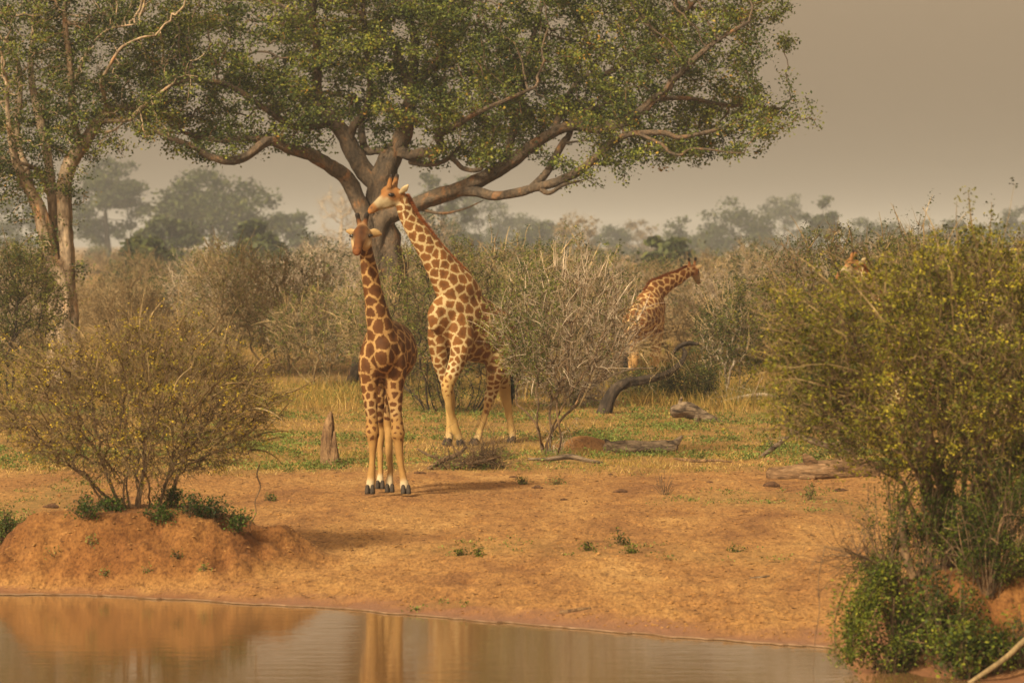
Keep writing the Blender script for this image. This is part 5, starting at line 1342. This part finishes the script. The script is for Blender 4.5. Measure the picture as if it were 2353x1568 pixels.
# the dark leaning dead trunk with its fan of twigs
d = ground_at(1392, 948)[1]
T = lambda x, y, o=0: P(x, y, d + o)
wood('dead_tree', 'dark leaning dead trunk bent like an elbow, trailing bare twigs', 'dead tree',
     [([T(1388, 952), T(1398, 920), T(1412, 895), T(1435, 880), T(1470, 874, .1), T(1510, 866, .2), T(1548, 848, .3), T(1566, 828, .3)], [.14, .125, .11, .095, .085, .07, .06, .045], 'trunk'),
      ([T(1548, 848, .3), T(1566, 832, .3), T(1574, 812, .3), T(1570, 800, .3)], [.055, .05, .045, .03], 'limb'),
      ([T(1545, 812, .4), T(1560, 796, .4), T(1580, 788, .4), T(1603, 790, .4)], [.035, .045, .045, .03], 'limb')], M['dark_bark'], 78, 0.35,
     [(T(1440, 806, -.3), T(1470, 800, -.3), 15, 1.3, .008, ((.9, -.05, .12), .22, (.02, 0, -.16), M['straw_twig'])), (T(1465, 806, -.3), T(1545, 818, -.2), 20, .75, .006, ((.35, -.1, -.5), .4, (0, 0, -.12), M['straw_twig']))])
# tangle of grey dead twigs between the half-dead bush and the leaning trunk
d = ground_at(1360, 930)[1]
T = lambda x, y, o=0: P(x, y, d + o)
wood('brush_tangle', 'tangle of bare grey branches between the half-dead bush and the leaning trunk', 'dead branches',
     [([T(1290, 945), T(1330, 900), T(1380, 860), T(1430, 800), T(1460, 760)], [.05, .045, .035, .025, .015], 'bough'),
      ([T(1300, 940), T(1370, 880, .1), T(1440, 850, .1), T(1500, 845, .2)], [.04, .035, .025, .015], 'bough'),
      ([T(1180, 860, .5), T(1250, 880, .3), T(1320, 905, .2), T(1390, 925)], [.035, .04, .03, .02], 'bough')], M['grey_twig'], 79, 0.15,
     [(T(1300, 930), T(1440, 800), 130, 1.0, .009, ((.3, -.1, .35), .8, (0, 0, -.03))), (T(1200, 870), T(1390, 920), 110, .9, .009, ((.2, -.2, .1), .8, (0, 0, -.05))), (T(1340, 720), T(1410, 680), 70, .55, .006, ((.1, 0, .2), .8, (0, 0, 0))), (T(1380, 780), T(1420, 740), 50, .5, .006, ((.2, 0, .2), .8, (0, 0, 0)))])
# brushwood heap in front of the walking giraffe
d = ground_at(1060, 1078)[1]
T = lambda x, y, o=0: P(x, y, d + o)
wood('brushwood_heap', 'heap of fallen thorny branches on the grass below the walking giraffe', 'dead branches',
     [([T(985, 1076), T(1020, 1056, .1), T(1050, 1044, .2), T(1072, 1026, .3)], [.035, .045, .035, .015], 'bough'),
      ([T(958, 1030, .3), T(985, 1045, .2), T(1005, 1050, .1)], [.012, .022, .02], 'bough'),
      ([T(1040, 1068), T(1090, 1062), T(1150, 1048, .1)], [.03, .03, .012], 'bough')], M['thorn_bark'], 80, 0.2,
     [(T(1010, 1072), T(1160, 1070, .2), 130, .75, .008, ((.1, 0, .25), .8, (0, 0, -.1))), (T(1070, 1060), T(1140, 1050, .2), 90, .6, .007, ((.2, 0, .5), .7, (0, 0, -.1)))])
d = ground_at(1290, 1062)[1]
wood('dead_branch', 'bleached curved branch lying in the grass at the half-dead bush\'s foot', 'branch',
     [([P(1215, 1054, d), P(1260, 1054, d), P(1310, 1048, d), P(1345, 1056, d - .1), P(1385, 1062, d - .2)], [.02, .035, .045, .035, .015], 'bough')], M['dead_wood'], 81, 0.2)
d = ground_at(1760, 1064)[1]
wood('dead_branch', 'thin reddish branch lying in the grass right of the hollow log', 'branch',
     [([P(1548, 1052, d), P(1590, 1058, d), P(1640, 1057, d), P(1680, 1060, d)], [.015, .025, .022, .012], 'bough')], M['red_wood'], 82, 0.2)
d = ground_at(1320, 1404)[1]
wood('driftwood_stick', 'short broken stick on the soil just above the water', 'stick',
     [([P(1288, 1406, d), P(1310, 1404, d), P(1335, 1400, d + .05), P(1355, 1396, d + .08)], [.022, .026, .024, .014], 'stick')], M['red_wood'], 83, 0.25)
d = ground_at(1745, 1325)[1]
wood('driftwood_stick', 'small twig with a stub lying on the soil near the big right bush', 'stick',
     [([P(1724, 1328, d), P(1745, 1326, d), P(1768, 1321, d + .05)], [.016, .014, .006], 'stick')], M['dead_wood'], 84, 0.2)
# dry bare sprout by the fallen trunk
# dung, bark flakes and clods one can count
rng = np.random.default_rng(90)
for (px, row, w, lab) in ((1296, 1148, .13, 'dark lump of dung on the bare soil right of the facing giraffe'), (1424, 1130, .22, 'flat dark bark flake on bare soil below the hollow log'), (965, 1087, .20, 'dark lump of wood at the edge of the grass by the brushwood heap'), (1233, 1121, .22, 'thin brown bark flake on soil below the half-dead bush'), (1178, 1096, .16, 'brown flake at the grass edge below the brushwood heap'), (118, 1166, .26, 'reddish stone on the ground left of the mound'), (1405, 1090, .10, 'small dark clod at the grass edge left of the hollow log'), (1630, 1108, .12, 'small reddish clod below the hollow log'), (1775, 1118, .35, 'low ridge of bark scraps in front of the big fallen trunk'), (1930, 1128, .22, 'dry bark curl in front of the big fallen trunk\'s right end'), (1345, 1151, .07, 'tiny dark pellet right of the dung lump')):
    c = G(px, row); root_mb = MB()
    n = 4
    for k in range(n):
        o = np.clip(rng.normal(size=3), -1, 1) * np.array((w * .16, w * .12, 0)); h = w * rng.uniform(.08, .16)
        tube(root_mb, [c + o + (-w * .28, 0, h * .3), c + o + (0, rng.normal() * w * .1, h * .6), c + o + (w * .28, 0, h * .25)], [h * .6, h, h * .5], [h * .6, h * .9, h * .5], k=8, sub=3, wob=.4, seed=k + px, wobf=14)
    o = root_mb.build('soil_clod' if 'clod' in lab or 'stone' in lab else 'bark_flake', M['dung'], origin=c, smooth=True)
    tag(o, lab, 'debris', 'scraps lying on the red soil')

# ------------------------------------------------------------------ grass and herbs
rng = np.random.default_rng(91)
def scatter(n, y0, y1, seed, power=1.0, margin=60):
    r = np.random.default_rng(seed)
    y = y0 + (y1 - y0) * r.random(n) ** power
    px = r.uniform(-margin, IW + margin, n)
    x = (px - IW / 2) / F * y
    return x, y, r

def blades(mb, x, y, h, w, tone, r, bend=0.45, plain=False):
    n = len(x); z = terrain(x, y)
    a = r.uniform(0, 6.28, n); b0 = np.stack((x, y, z - 0.01), -1)
    s = np.stack((np.cos(a), np.sin(a), 0 * a), -1)
    ln = np.stack((r.normal(size=n) * bend, r.normal(size=n) * bend, np.ones(n)), -1)
    mid = b0 + nrm(ln) * (h * .55)[:, None]
    tip = mid + nrm(ln * np.array((1.9, 1.9, .8))) * (h * .45)[:, None]
    if plain:
        mb.add(np.stack((b0 - s * w[:, None] * .6, b0 + s * w[:, None] * .6, tip), 1), None, np.arange(n)[:, None] * 3 + np.array([[0, 1, 2]]), np.repeat(tone, 3)); return
    v = np.stack((b0 - s * w[:, None] / 2, b0 + s * w[:, None] / 2, mid + s * w[:, None] * .35, mid - s * w[:, None] * .35, tip), 1)
    i = np.arange(n)[:, None] * 5
    mb.add(v, i + np.array([[0, 1, 2, 3]]), i + np.array([[3, 2, 4]]), np.repeat(tone, 5))

gb_ = MB()
# short grass of the flat
x, y, r = scatter(250000, 64, 100, 911, 1.15)
mk = veg_mask(x, y); clump = 0.5 + 0.5 * noise2(x, y, 0.35, 912)
keep = r.random(len(x)) < mk * np.clip(clump * 1.9 - .35, .04, 1); x, y = x[keep], y[keep]
gre = noise2(x, y, 1.9, 913) * .5 + noise2(x, y, 0.6, 914) * .3
n = len(x)
tone = np.clip(.58 - .62 * np.clip(gre, -.3, 1) + .22 * r.normal(size=n), 0, 1)
blades(gb_, x, y, r.uniform(.03, .13, n) * (1 + .8 * sstep(82, 97, y)) * (1 + .5 * noise2(x, y, 1.2, 915)), r.uniform(.007, .015, n), tone, r, .6, True)
# taller dry grass behind
x, y, r = scatter(130000, 80, 135, 921, 1.0)
mk = sstep(84, 97, y) * np.clip(.12 + 1.0 * noise2(x, y, 3.2, 922), 0, 1)
# thick yellow stand right of the feeding giraffe and left of centre
for (px, d, rx, ry, am) in ((1660, 92, 2.6, 8, .9), (1560, 100, 2.0, 10, .9), (420, 108, 1.8, 10, .9), (740, 92, 1.6, 7, .6), (60, 104, 2, 10, .7), (250, 100, 2, 9, .7)):
    mk = np.maximum(mk, am * (1 - sstep(.4, 1.1, np.hypot((x - PX(px, d)) / rx, (y - d) / ry))))
keep = r.random(len(x)) < mk; x, y = x[keep], y[keep]; n = len(x)
tone = np.clip(.40 + .34 * noise2(x, y, 2.2, 923) + .17 * r.normal(size=n), 0.05, 1)
blades(gb_, x, y, r.uniform(.18, .5, n), r.uniform(.008, .016, n), tone, r, .32)
# sparse bits on the red flat and the left patch
x, y, r = scatter(90000, 46, 67, 931, 1.0)
mk = veg_mask(x, y) * np.clip(.4 + 1.2 * noise2(x, y, .3, 932), 0, 1)
keep = r.random(len(x)) < mk * .55; x, y = x[keep], y[keep]; n = len(x)
blades(gb_, x, y, r.uniform(.02, .09, n), r.uniform(.005, .01, n), np.clip(.5 + .25 * r.normal(size=n), 0, 1), r, .7, True)
gr = gb_.build('grass', M['grass'], origin=(0, 0, 0))
tag(gr, 'short dry yellow-green grass covering the flat behind the bare soil', 'grass', kind='stuff')

hb_ = MB()
x, y, r = scatter(34000, 64.5, 98, 941, 1.2)
pm = np.clip(noise2(x, y, 1.5, 942) * .8 + noise2(x, y, .5, 943) * .6, 0, 1) * sstep(.3, .7, veg_mask(x, y))
pm = np.maximum(pm * (1 - .5 * sstep(75, 92, y)), 0)
keep = r.random(len(x)) < pm * 1.3; x, y = x[keep], y[keep]
z = terrain(x, y)
kk = 14
C = np.repeat(np.stack((x, y, z), -1), kk, 0); n = len(C)
hh = np.repeat(r.uniform(.03, .16, len(x)) * (1 + .6 * noise2(x, y, 1.0, 944)), kk)
C += np.stack((r.normal(size=n) * .07, r.normal(size=n) * .07, hh * r.random(n) + .01), -1)
leaves(hb_, C, .042 * r.uniform(.6, 1.4, n), r, .6, .6, np.clip(np.repeat(.5 + .3 * noise2(x, y, .9, 945), kk) + .18 * r.normal(size=n), 0, 1))
# low creepers on the red soil
x, y, r = scatter(24000, 46, 66, 951, 1.0)
mk = veg_mask(x, y) * np.clip(noise2(x, y, .35, 952) * 1.6, 0, 1)
keep = r.random(len(x)) < mk; x, y = x[keep], y[keep]; z = terrain(x, y)
C = np.repeat(np.stack((x, y, z), -1), 10, 0); n = len(C)
C += np.stack((r.normal(size=n) * .05, r.normal(size=n) * .06, .01 + .05 * r.random(n) ** 2), -1)
leaves(hb_, C, .03 * r.uniform(.6, 1.4, n), r, .8, .6)
he = hb_.build('ground_herbs', M['herb_leaf'], origin=(0, 0, 0))
tag(he, 'low grey-green herbs growing through the grass', 'herbs', kind='stuff')

# dead leaves, twig bits and clods strewn over the red soil
lb_ = MB()
x, y, r = scatter(2600, 42.5, 69, 961, .8)
keep = (y - shore(x) > .35) & (r.random(len(x)) < .35 + .65 * np.clip(noise2(x, y, 1.1, 962) + .3, 0, 1)); x, y = x[keep], y[keep]
z = terrain(x, y); n = len(x); a = r.uniform(0, 3.14, n); L = r.uniform(.015, .07, n) * np.where(r.random(n) < .06, 2.4, 1)
dv = np.stack((np.cos(a), np.sin(a) * .6, r.normal(size=n) * .08), -1) * L[:, None] / 2
c = np.stack((x, y, z + .006), -1)
prisms(lb_, c - dv, c + dv, r.uniform(.002, .006, n), r.uniform(.0015, .004, n), 4, r.random(n))
li = lb_.build('twig_litter', M['dung'], origin=(0, 0, 0)); tag(li, 'scattered dark twig and bark bits strewn over the red soil', 'litter', kind='stuff')
cb_ = MB()
x, y, r = scatter(30000, 41.5, 66, 971, 1.2)
s_ = y - shore(x)
mk = (s_ > .45) * (.22 + .78 * (1 - sstep(1.2, 3.2, s_)) * (.35 + .65 * sstep(-1.5, 2, x)) * np.clip(.2 + 1.5 * noise2(x, y, .7, 972), 0, 1))
_, _, pl_, pr_, _ = terrain(x, y, True)
mk = np.maximum(mk, .5 * (pl_ > .05) * (pl_ < .8))
keep = r.random(len(x)) < mk; x, y = x[keep], y[keep]; z = terrain(x, y); n = len(x)
rad = r.uniform(.006, .022, n) * np.where(r.random(n) < .05, 1.8, 1)
oct_ = np.array([(1, 0, 0), (0, 1, 0), (-1, 0, 0), (0, -1, 0), (0, 0, .8), (0, 0, -.6)], float)
v = np.stack((x, y, z + rad * .15), -1)[:, None] + oct_[None] * rad[:, None, None] * r.uniform(.6, 1.4, (n, 6, 1)) * np.array((1.3, 1, .8))
tri = np.array([(0, 1, 4), (1, 2, 4), (2, 3, 4), (3, 0, 4), (1, 0, 5), (2, 1, 5), (3, 2, 5), (0, 3, 5)])
cb_.add(v, None, tri[None] + (np.arange(n) * 6)[:, None, None])
cl = cb_.build('soil_crumbs', M['soil'], origin=(0, 0, 0)); tag(cl, 'crumbs and clods of red soil along the trodden bank', 'soil crumbs', kind='stuff')
for nm in ('veg', 'wet', 'mound'):
    a = cl.data.attributes.new(nm, 'FLOAT', 'POINT'); a.data.foreach_set('value', np.zeros(n * 6, np.float32))

# ------------------------------------------------------------------ single leafy plants
def leafy(name, label, base, w, dp, h, n_stem, n_leaf, leaf, mat, seed, cat='plant', group=None, stem=None, arch=0.3, aspect=.6, flow=(0, 0, 0)):
    rng = np.random.default_rng(seed)
    root = thing(name, base, label, cat, group)
    sb_, lb2 = MB(), MB()
    pts = []
    for k in range(n_stem):
        a = rng.uniform(0, 6.28); rr = math.sqrt(rng.random())
        tip = np.array((math.cos(a) * w / 2 * rr + flow[0], math.sin(a) * dp / 2 * rr + flow[1], h * (1 - .55 * rr * rr) * rng.uniform(.35, 1.15) + flow[2]))
        st = tip * np.array((.15, .15, 0)) + rng.normal(size=3) * np.array((.05 * w, .05 * dp, 0)); st[2] = -.03
        mid = (st + tip) / 2 + np.array((0, 0, h * arch * rng.random())) + rng.normal(size=3) * .05 * w
        L = catmull(np.array((st, mid, tip)), 5)
        prisms(sb_, L[:-1], L[1:], .004 + .0015 * h, .003, 3, rng.random())
        pts.append(L[3:])
    pts = np.vstack(pts)
    c = pts[rng.integers(0, len(pts), n_leaf)] + rng.normal(size=(n_leaf, 3)) * leaf * 1.3
    c = c[noise3(c / (.16 * max(w, .3)), seed + 2) > -.35]; n_leaf = len(c)
    tone = np.clip(.42 + .38 * noise3(c / .18, seed) + .22 * rng.normal(size=n_leaf), 0, 1)
    leaves(lb2, c, leaf * rng.uniform(.4, 1.35, n_leaf), rng, .6, aspect, tone)
    tag(sb_.build('stems', stem or M['thorn_bark'], root, origin=(0, 0, 0)), kind='stuff')
    tag(lb2.build('foliage', mat, root, origin=(0, 0, 0)), kind='stuff')
    return root

# herbs on the crown of the left mound
for (px, row, dd, w, h, lab) in ((200, 1196, 49.7, .42, .26, 'green leafy herb on the mound\'s left shoulder'), (262, 1168, 50.3, .32, .18, 'small green herb at the left foot of the mound bush'), (370, 1182, 49.9, .42, .16, 'low green creeper in front of the mound bush\'s stems'), (385, 1160, 50.5, .34, .26, 'green herb standing between the mound bush\'s stems'), (440, 1175, 50.0, .36, .26, 'bright green herb right of the mound bush\'s stems'), (490, 1182, 50.0, .40, .26, 'leafy herb on the mound\'s right crest'), (545, 1195, 49.9, .26, .22, 'dark green herb at the right end of the mound crest')):
    p = np.array((PX(px, dd), dd, 0)); p[2] = float(terrain(p[0], p[1]))
    leafy('mound_herb', lab, p, w * 1.3, .55, h * .95, 26, 950, .034, M['mound_leaf'], px, 'herb', 'green herbs on the red mound')
for (px, row, w, h, lab) in ((505, 1212, .16, .12, 'lone small herb high on the mound\'s right slope'), (432, 1222, .12, .10, 'tiny herb on the mound\'s upper right face'), (300, 1208, .14, .07, 'tiny creeper just below the mound crest'), (212, 1250, .20, .13, 'dry-tipped herb on the mound\'s left face'), (130, 1272, .30, .12, 'low herb on the mound\'s far left slope'), (240, 1320, .14, .08, 'tiny herb low on the left of the mound face'), (405, 1282, .08, .09, 'single tiny sprig in the middle of the mound face'), (340, 1312, .12, .08, 'tiny pale herb low in the mound\'s middle'), (470, 1308, .10, .08, 'tiny herb low on the mound\'s right face')):
    leafy('mound_herb', lab, G(px, row), w, w, h, 8, 130, .026, M['mound_leaf'] if px % 2 else M['herb_leaf'], px, 'herb', 'green herbs on the red mound')
leafy('grass_tussock', 'bushy grey-green tussock at the left edge beside the mound', G(10, 1250), .55, .5, .42, 50, 1800, .04, M['herb_leaf'], 601, 'tussock')
leafy('grass_tussock', 'smaller green tussock behind the left end of the mound', G(62, 1222), .32, .3, .26, 30, 800, .035, M['herb_leaf'], 602, 'tussock')
# herbs on the open soil
for (px, row, w, h, lab) in ((1423, 1250, .26, .17, 'largest green herb on the open red soil'), (1350, 1264, .15, .12, 'green herb left of the largest one on the soil'), (1452, 1270, .18, .08, 'low herb just below the largest one on the soil'), (1278, 1113, .28, .12, 'grey-green herb at the grass edge below the half-dead bush'), (1200, 1112, .20, .10, 'small herb at the grass edge left of the grey-green one'), (1100, 1276, .06, .12, 'thin upright sprig on the open soil'), (1060, 1274, .2, .06, 'flat green sprig left of the thin upright one'), (620, 1150, .22, .09, 'pale herb on bare soil right of the mound bush'), (1690, 1268, .25, .05, 'flat green creeper on the soil toward the right bush'), (1860, 1146, .30, .22, 'grey herb in the sparse patch before the big fallen trunk'), (1985, 1300, .35, .1, 'small green creeper beside the drooping vine')):
    leafy('soil_herb', lab, G(px, row), w, w, h, 14, 260, .03, M['herb_leaf'] if px in (1278, 1200, 620, 1860) else M['vine_leaf'], px, 'herb', 'herbs on the open soil')
leafy('dry_sprout', 'bare dry sprout standing in the sparse patch right of centre', G(1525, 1135), .35, .3, .36, 22, 30, .02, M['dry_leaf'], 611, 'plant', arch=.05)

# ------------------------------------------------------------------ the overgrown right bank
RB = lambda px, d: np.array((PX(px, d), d, float(terrain(PX(px, d), d))))
leafy('feathery_shrub', 'bright green feathery shrub under the big bush at the right edge', RB(2330, 40.6), 1.35, .8, 1.35, 70, 14000, .030, M['vine_leaf'], 621, 'shrub', arch=.35, aspect=.4)
leafy('feathery_shrub', 'green feathery sapling left of the big right bush\'s trunks', RB(2045, 41.2), .75, .6, 1.35, 36, 4200, .032, M['vine_leaf'], 622, 'shrub', arch=.2, aspect=.45)
leafy('leafy_shrub', 'dark tangled shrub on the water-side of the right bank', RB(2085, 40.1), 1.0, .7, 1.1, 90, 4800, .036, M['vine_leaf'], 623, 'shrub', arch=.4)
leafy('leafy_shrub', 'tangled green shrub in the middle of the right bank', RB(2185, 39.7), .9, .7, .95, 80, 4200, .038, M['vine_leaf'], 624, 'shrub', arch=.4)
leafy('leafy_shrub', 'yellow-green broad-leaved creeper low on the right bank', RB(2215, 39.1), .6, .5, .52, 34, 1500, .042, M['vine_leaf'], 625, 'shrub', arch=.4, aspect=.75)
leafy('feathery_shrub', 'olive feathery shrub in front of the big right bush\'s trunks', RB(2140, 41.0), 1.0, .7, 1.2, 50, 6500, .034, M['vine_leaf'], 627, 'shrub', arch=.3, aspect=.45)
leafy('feathery_shrub', 'green feathery shrub between the big right bush\'s trunks and the edge', RB(2265, 40.4), 1.1, .7, 1.15, 60, 8000, .032, M['vine_leaf'], 628, 'shrub', arch=.3, aspect=.45)
leafy('leafy_shrub', 'small ragged shrub above the exposed root on the right bank', RB(2290, 39.3), .5, .5, .5, 30, 1800, .04, M['vine_leaf'], 629, 'shrub', arch=.4)
leafy('leafy_shrub', 'brown-green twiggy shrub at the left toe of the right bank', RB(2050, 39.8), .6, .5, .7, 46, 1800, .034, M['vine_leaf'], 630, 'shrub', arch=.3)
leafy('grass_tussock', 'long-bladed green tussock at the right edge of the bank', RB(2345, 39.4), .45, .4, .5, 60, 900, .07, M['vine_leaf'], 626, 'tussock', arch=.5, aspect=.2)
# bough arching out over the water with hanging leaves
ro = RB(2075, 40.3)
root = thing('drooping_vine', ro, 'leafy green bough drooping down to the water at the right', 'vine')
sb_, lb2 = MB(), MB(); rg = np.random.default_rng(631)
pts_all = []
for k in range(16):
    j = rg.normal(size=2) * 18
    L = catmull(np.array([ro + (0, 0, .2), P(2040 + j[0] * .4, 1305 + j[1], 40.1), P(2000 + j[0], 1330 + abs(j[1]) * 1.5, 39.9 + rg.normal() * .15), P(1968 + j[0], 1420, 39.7 + rg.normal() * .15), P(1958 + j[0] * .8, 1500 + j[1], 39.6 + rg.normal() * .1), P(1955 + j[0] * .7, 1545 - abs(j[1]), 39.55)]), 6)
    m_ = rg.integers(18, len(L) + 1); L = L[:m_]
    prisms(sb_, L[:-1] - ro, L[1:] - ro, .007, .005, 3, rg.random()); pts_all.append(L[9:])
pts_all = np.vstack(pts_all)
c = pts_all[rg.integers(0, len(pts_all), 6500)] + rg.normal(size=(6500, 3)) * (.055, .06, .05) - ro
leaves(lb2, c, .034 * rg.uniform(.6, 1.3, 6500), rg, .3, .5, np.clip(.62 + .3 * noise3(c / .15, 5) + .2 * rg.normal(size=6500), 0, 1))
tag(sb_.build('stems', M['thorn_bark'], root, origin=(0, 0, 0)), kind='stuff'); tag(lb2.build('foliage', M['vine_leaf'], root, origin=(0, 0, 0)), kind='stuff')
# bare twig spray and the thin second stem
wood('twig_spray', 'spray of bare brown twigs reaching left from the right bank', 'branch',
     [([P(2090, 1345, 40.6), P(2040, 1312, 40.5), P(1990, 1280, 40.4), P(1930, 1262, 40.3)], [.022, .018, .012, .005], 'bough')], M['thorn_bark'], 85, .1,
     [(P(2080, 1335, 40.6), P(1960, 1270, 40.4), 60, .75, .006, ((-.75, -.1, .25), .5, (0, 0, 0)))])
wood('thin_stem', 'thin leaning stem beside the big right bush\'s trunks', 'stem',
     [([P(2098, 1325, 41.0), P(2080, 1270, 41.0), P(2074, 1210, 41.1), P(2072, 1170, 41.2), P(2100, 1120, 41.3)], [.04, .042, .04, .034, .02], 'stem'),
      ([P(2040, 1290, 41.0), P(2062, 1235, 41.05), P(2076, 1195, 41.1)], [.012, .012, .01], 'stem')], M['thorn_bark'], 86, .15)
wood('hanging_twig', 'long thin bare tendril hanging to the water left of the drooping vine', 'branch',
     [([P(1895, 1255, 40.4), P(1880, 1330, 40.2), P(1882, 1400, 40.0), P(1872, 1470, 39.9), P(1868, 1540, 39.8)], [.005, .004, .004, .0035, .002], 'tendril'), ([P(1960, 1275, 40.4), P(1920, 1262, 40.4), P(1895, 1255, 40.4)], [.006, .006, .005], 'tendril')], M['thorn_bark'], 87, .1)
wood('exposed_root', 'smooth pale root running diagonally down the right bank to the water', 'root',
     [([P(2215, 1574, 38.9), P(2260, 1545, 38.9), P(2310, 1510, 38.9), P(2352, 1472, 39.0), P(2400, 1440, 39.1)], [.016, .024, .026, .028, .028], 'root')], M['straw_twig'], 88, .12)
# root trailing down the left mound, hanging twig at its right end
wood('exposed_root', 'dark root curling down the left flank of the mound', 'root',
     [([G(240, 1150, .02), G(215, 1172, .03), G(185, 1190, .03), G(140, 1196, .03), G(100, 1205, .03), G(78, 1235, .02), G(58, 1258, .01)], [.022, .026, .026, .028, .026, .02, .01], 'root')], M['thorn_bark'], 89, .15)
wood('hanging_twig', 'crooked bare twig hanging from the mound bush\'s right side to the ground', 'branch',
     [([P(597, 1065, 50.4), P(590, 1090, 50.3), P(598, 1118, 50.3), P(586, 1150, 50.2), P(588, 1178, 50.2), P(574, 1205, 50.1), P(578, 1222, 50.1)], [.007, .008, .008, .007, .007, .006, .003], 'twig')], M['thorn_bark'], 92, .1)
# long bare sticks poking out of the bush on the mound
wood('dead_branch', 'pale bare bough sticking out of the mound bush at upper right', 'branch',
     [([P(540, 960, 50.2), P(580, 938, 50.1), P(620, 945, 50.0), P(650, 965, 49.9)], [.010, .010, .008, .003], 'bough'), ([P(430, 930, 49.6), P(402, 900, 49.5), P(410, 870, 49.5), P(440, 842, 49.5)], [.009, .008, .007, .003], 'bough')], M['straw_twig'], 93, .1)
# ------------------------------------------------------------------ smoke haze
hm = MB()
x0, x1, y0, y1, z0, z1 = -1900, 1900, -400, 3800, -3.0, 26.0
hm.add([(x0, y0, z0), (x1, y0, z0), (x1, y1, z0), (x0, y1, z0), (x0, y0, z1), (x1, y0, z1), (x1, y1, z1), (x0, y1, z1)],
       [(0, 3, 2, 1), (4, 5, 6, 7), (0, 1, 5, 4), (1, 2, 6, 5), (2, 3, 7, 6), (3, 0, 4, 7)])
m = bpy.data.materials.new('smoke_haze'); m.use_nodes = True
nt = m.node_tree; nt.nodes.clear()
out = nt.nodes.new('ShaderNodeOutputMaterial')
pv = nt.nodes.new('ShaderNodeVolumePrincipled')
pv.inputs['Color'].default_value = (0.74, 0.745, 0.76, 1)
pv.inputs['Density'].default_value = 0.00040
pv.inputs['Anisotropy'].default_value = 0.0
nt.links.new(pv.outputs[0], out.inputs['Volume'])
haze = hm.build('haze', m)
tag(haze, kind='stuff')
print('objects', len(bpy.data.objects), 'tris', sum(sum(len(p.vertices) - 2 for p in me.polygons) if len(me.polygons) < 1000 else 2 * len(me.polygons) for me in bpy.data.meshes))
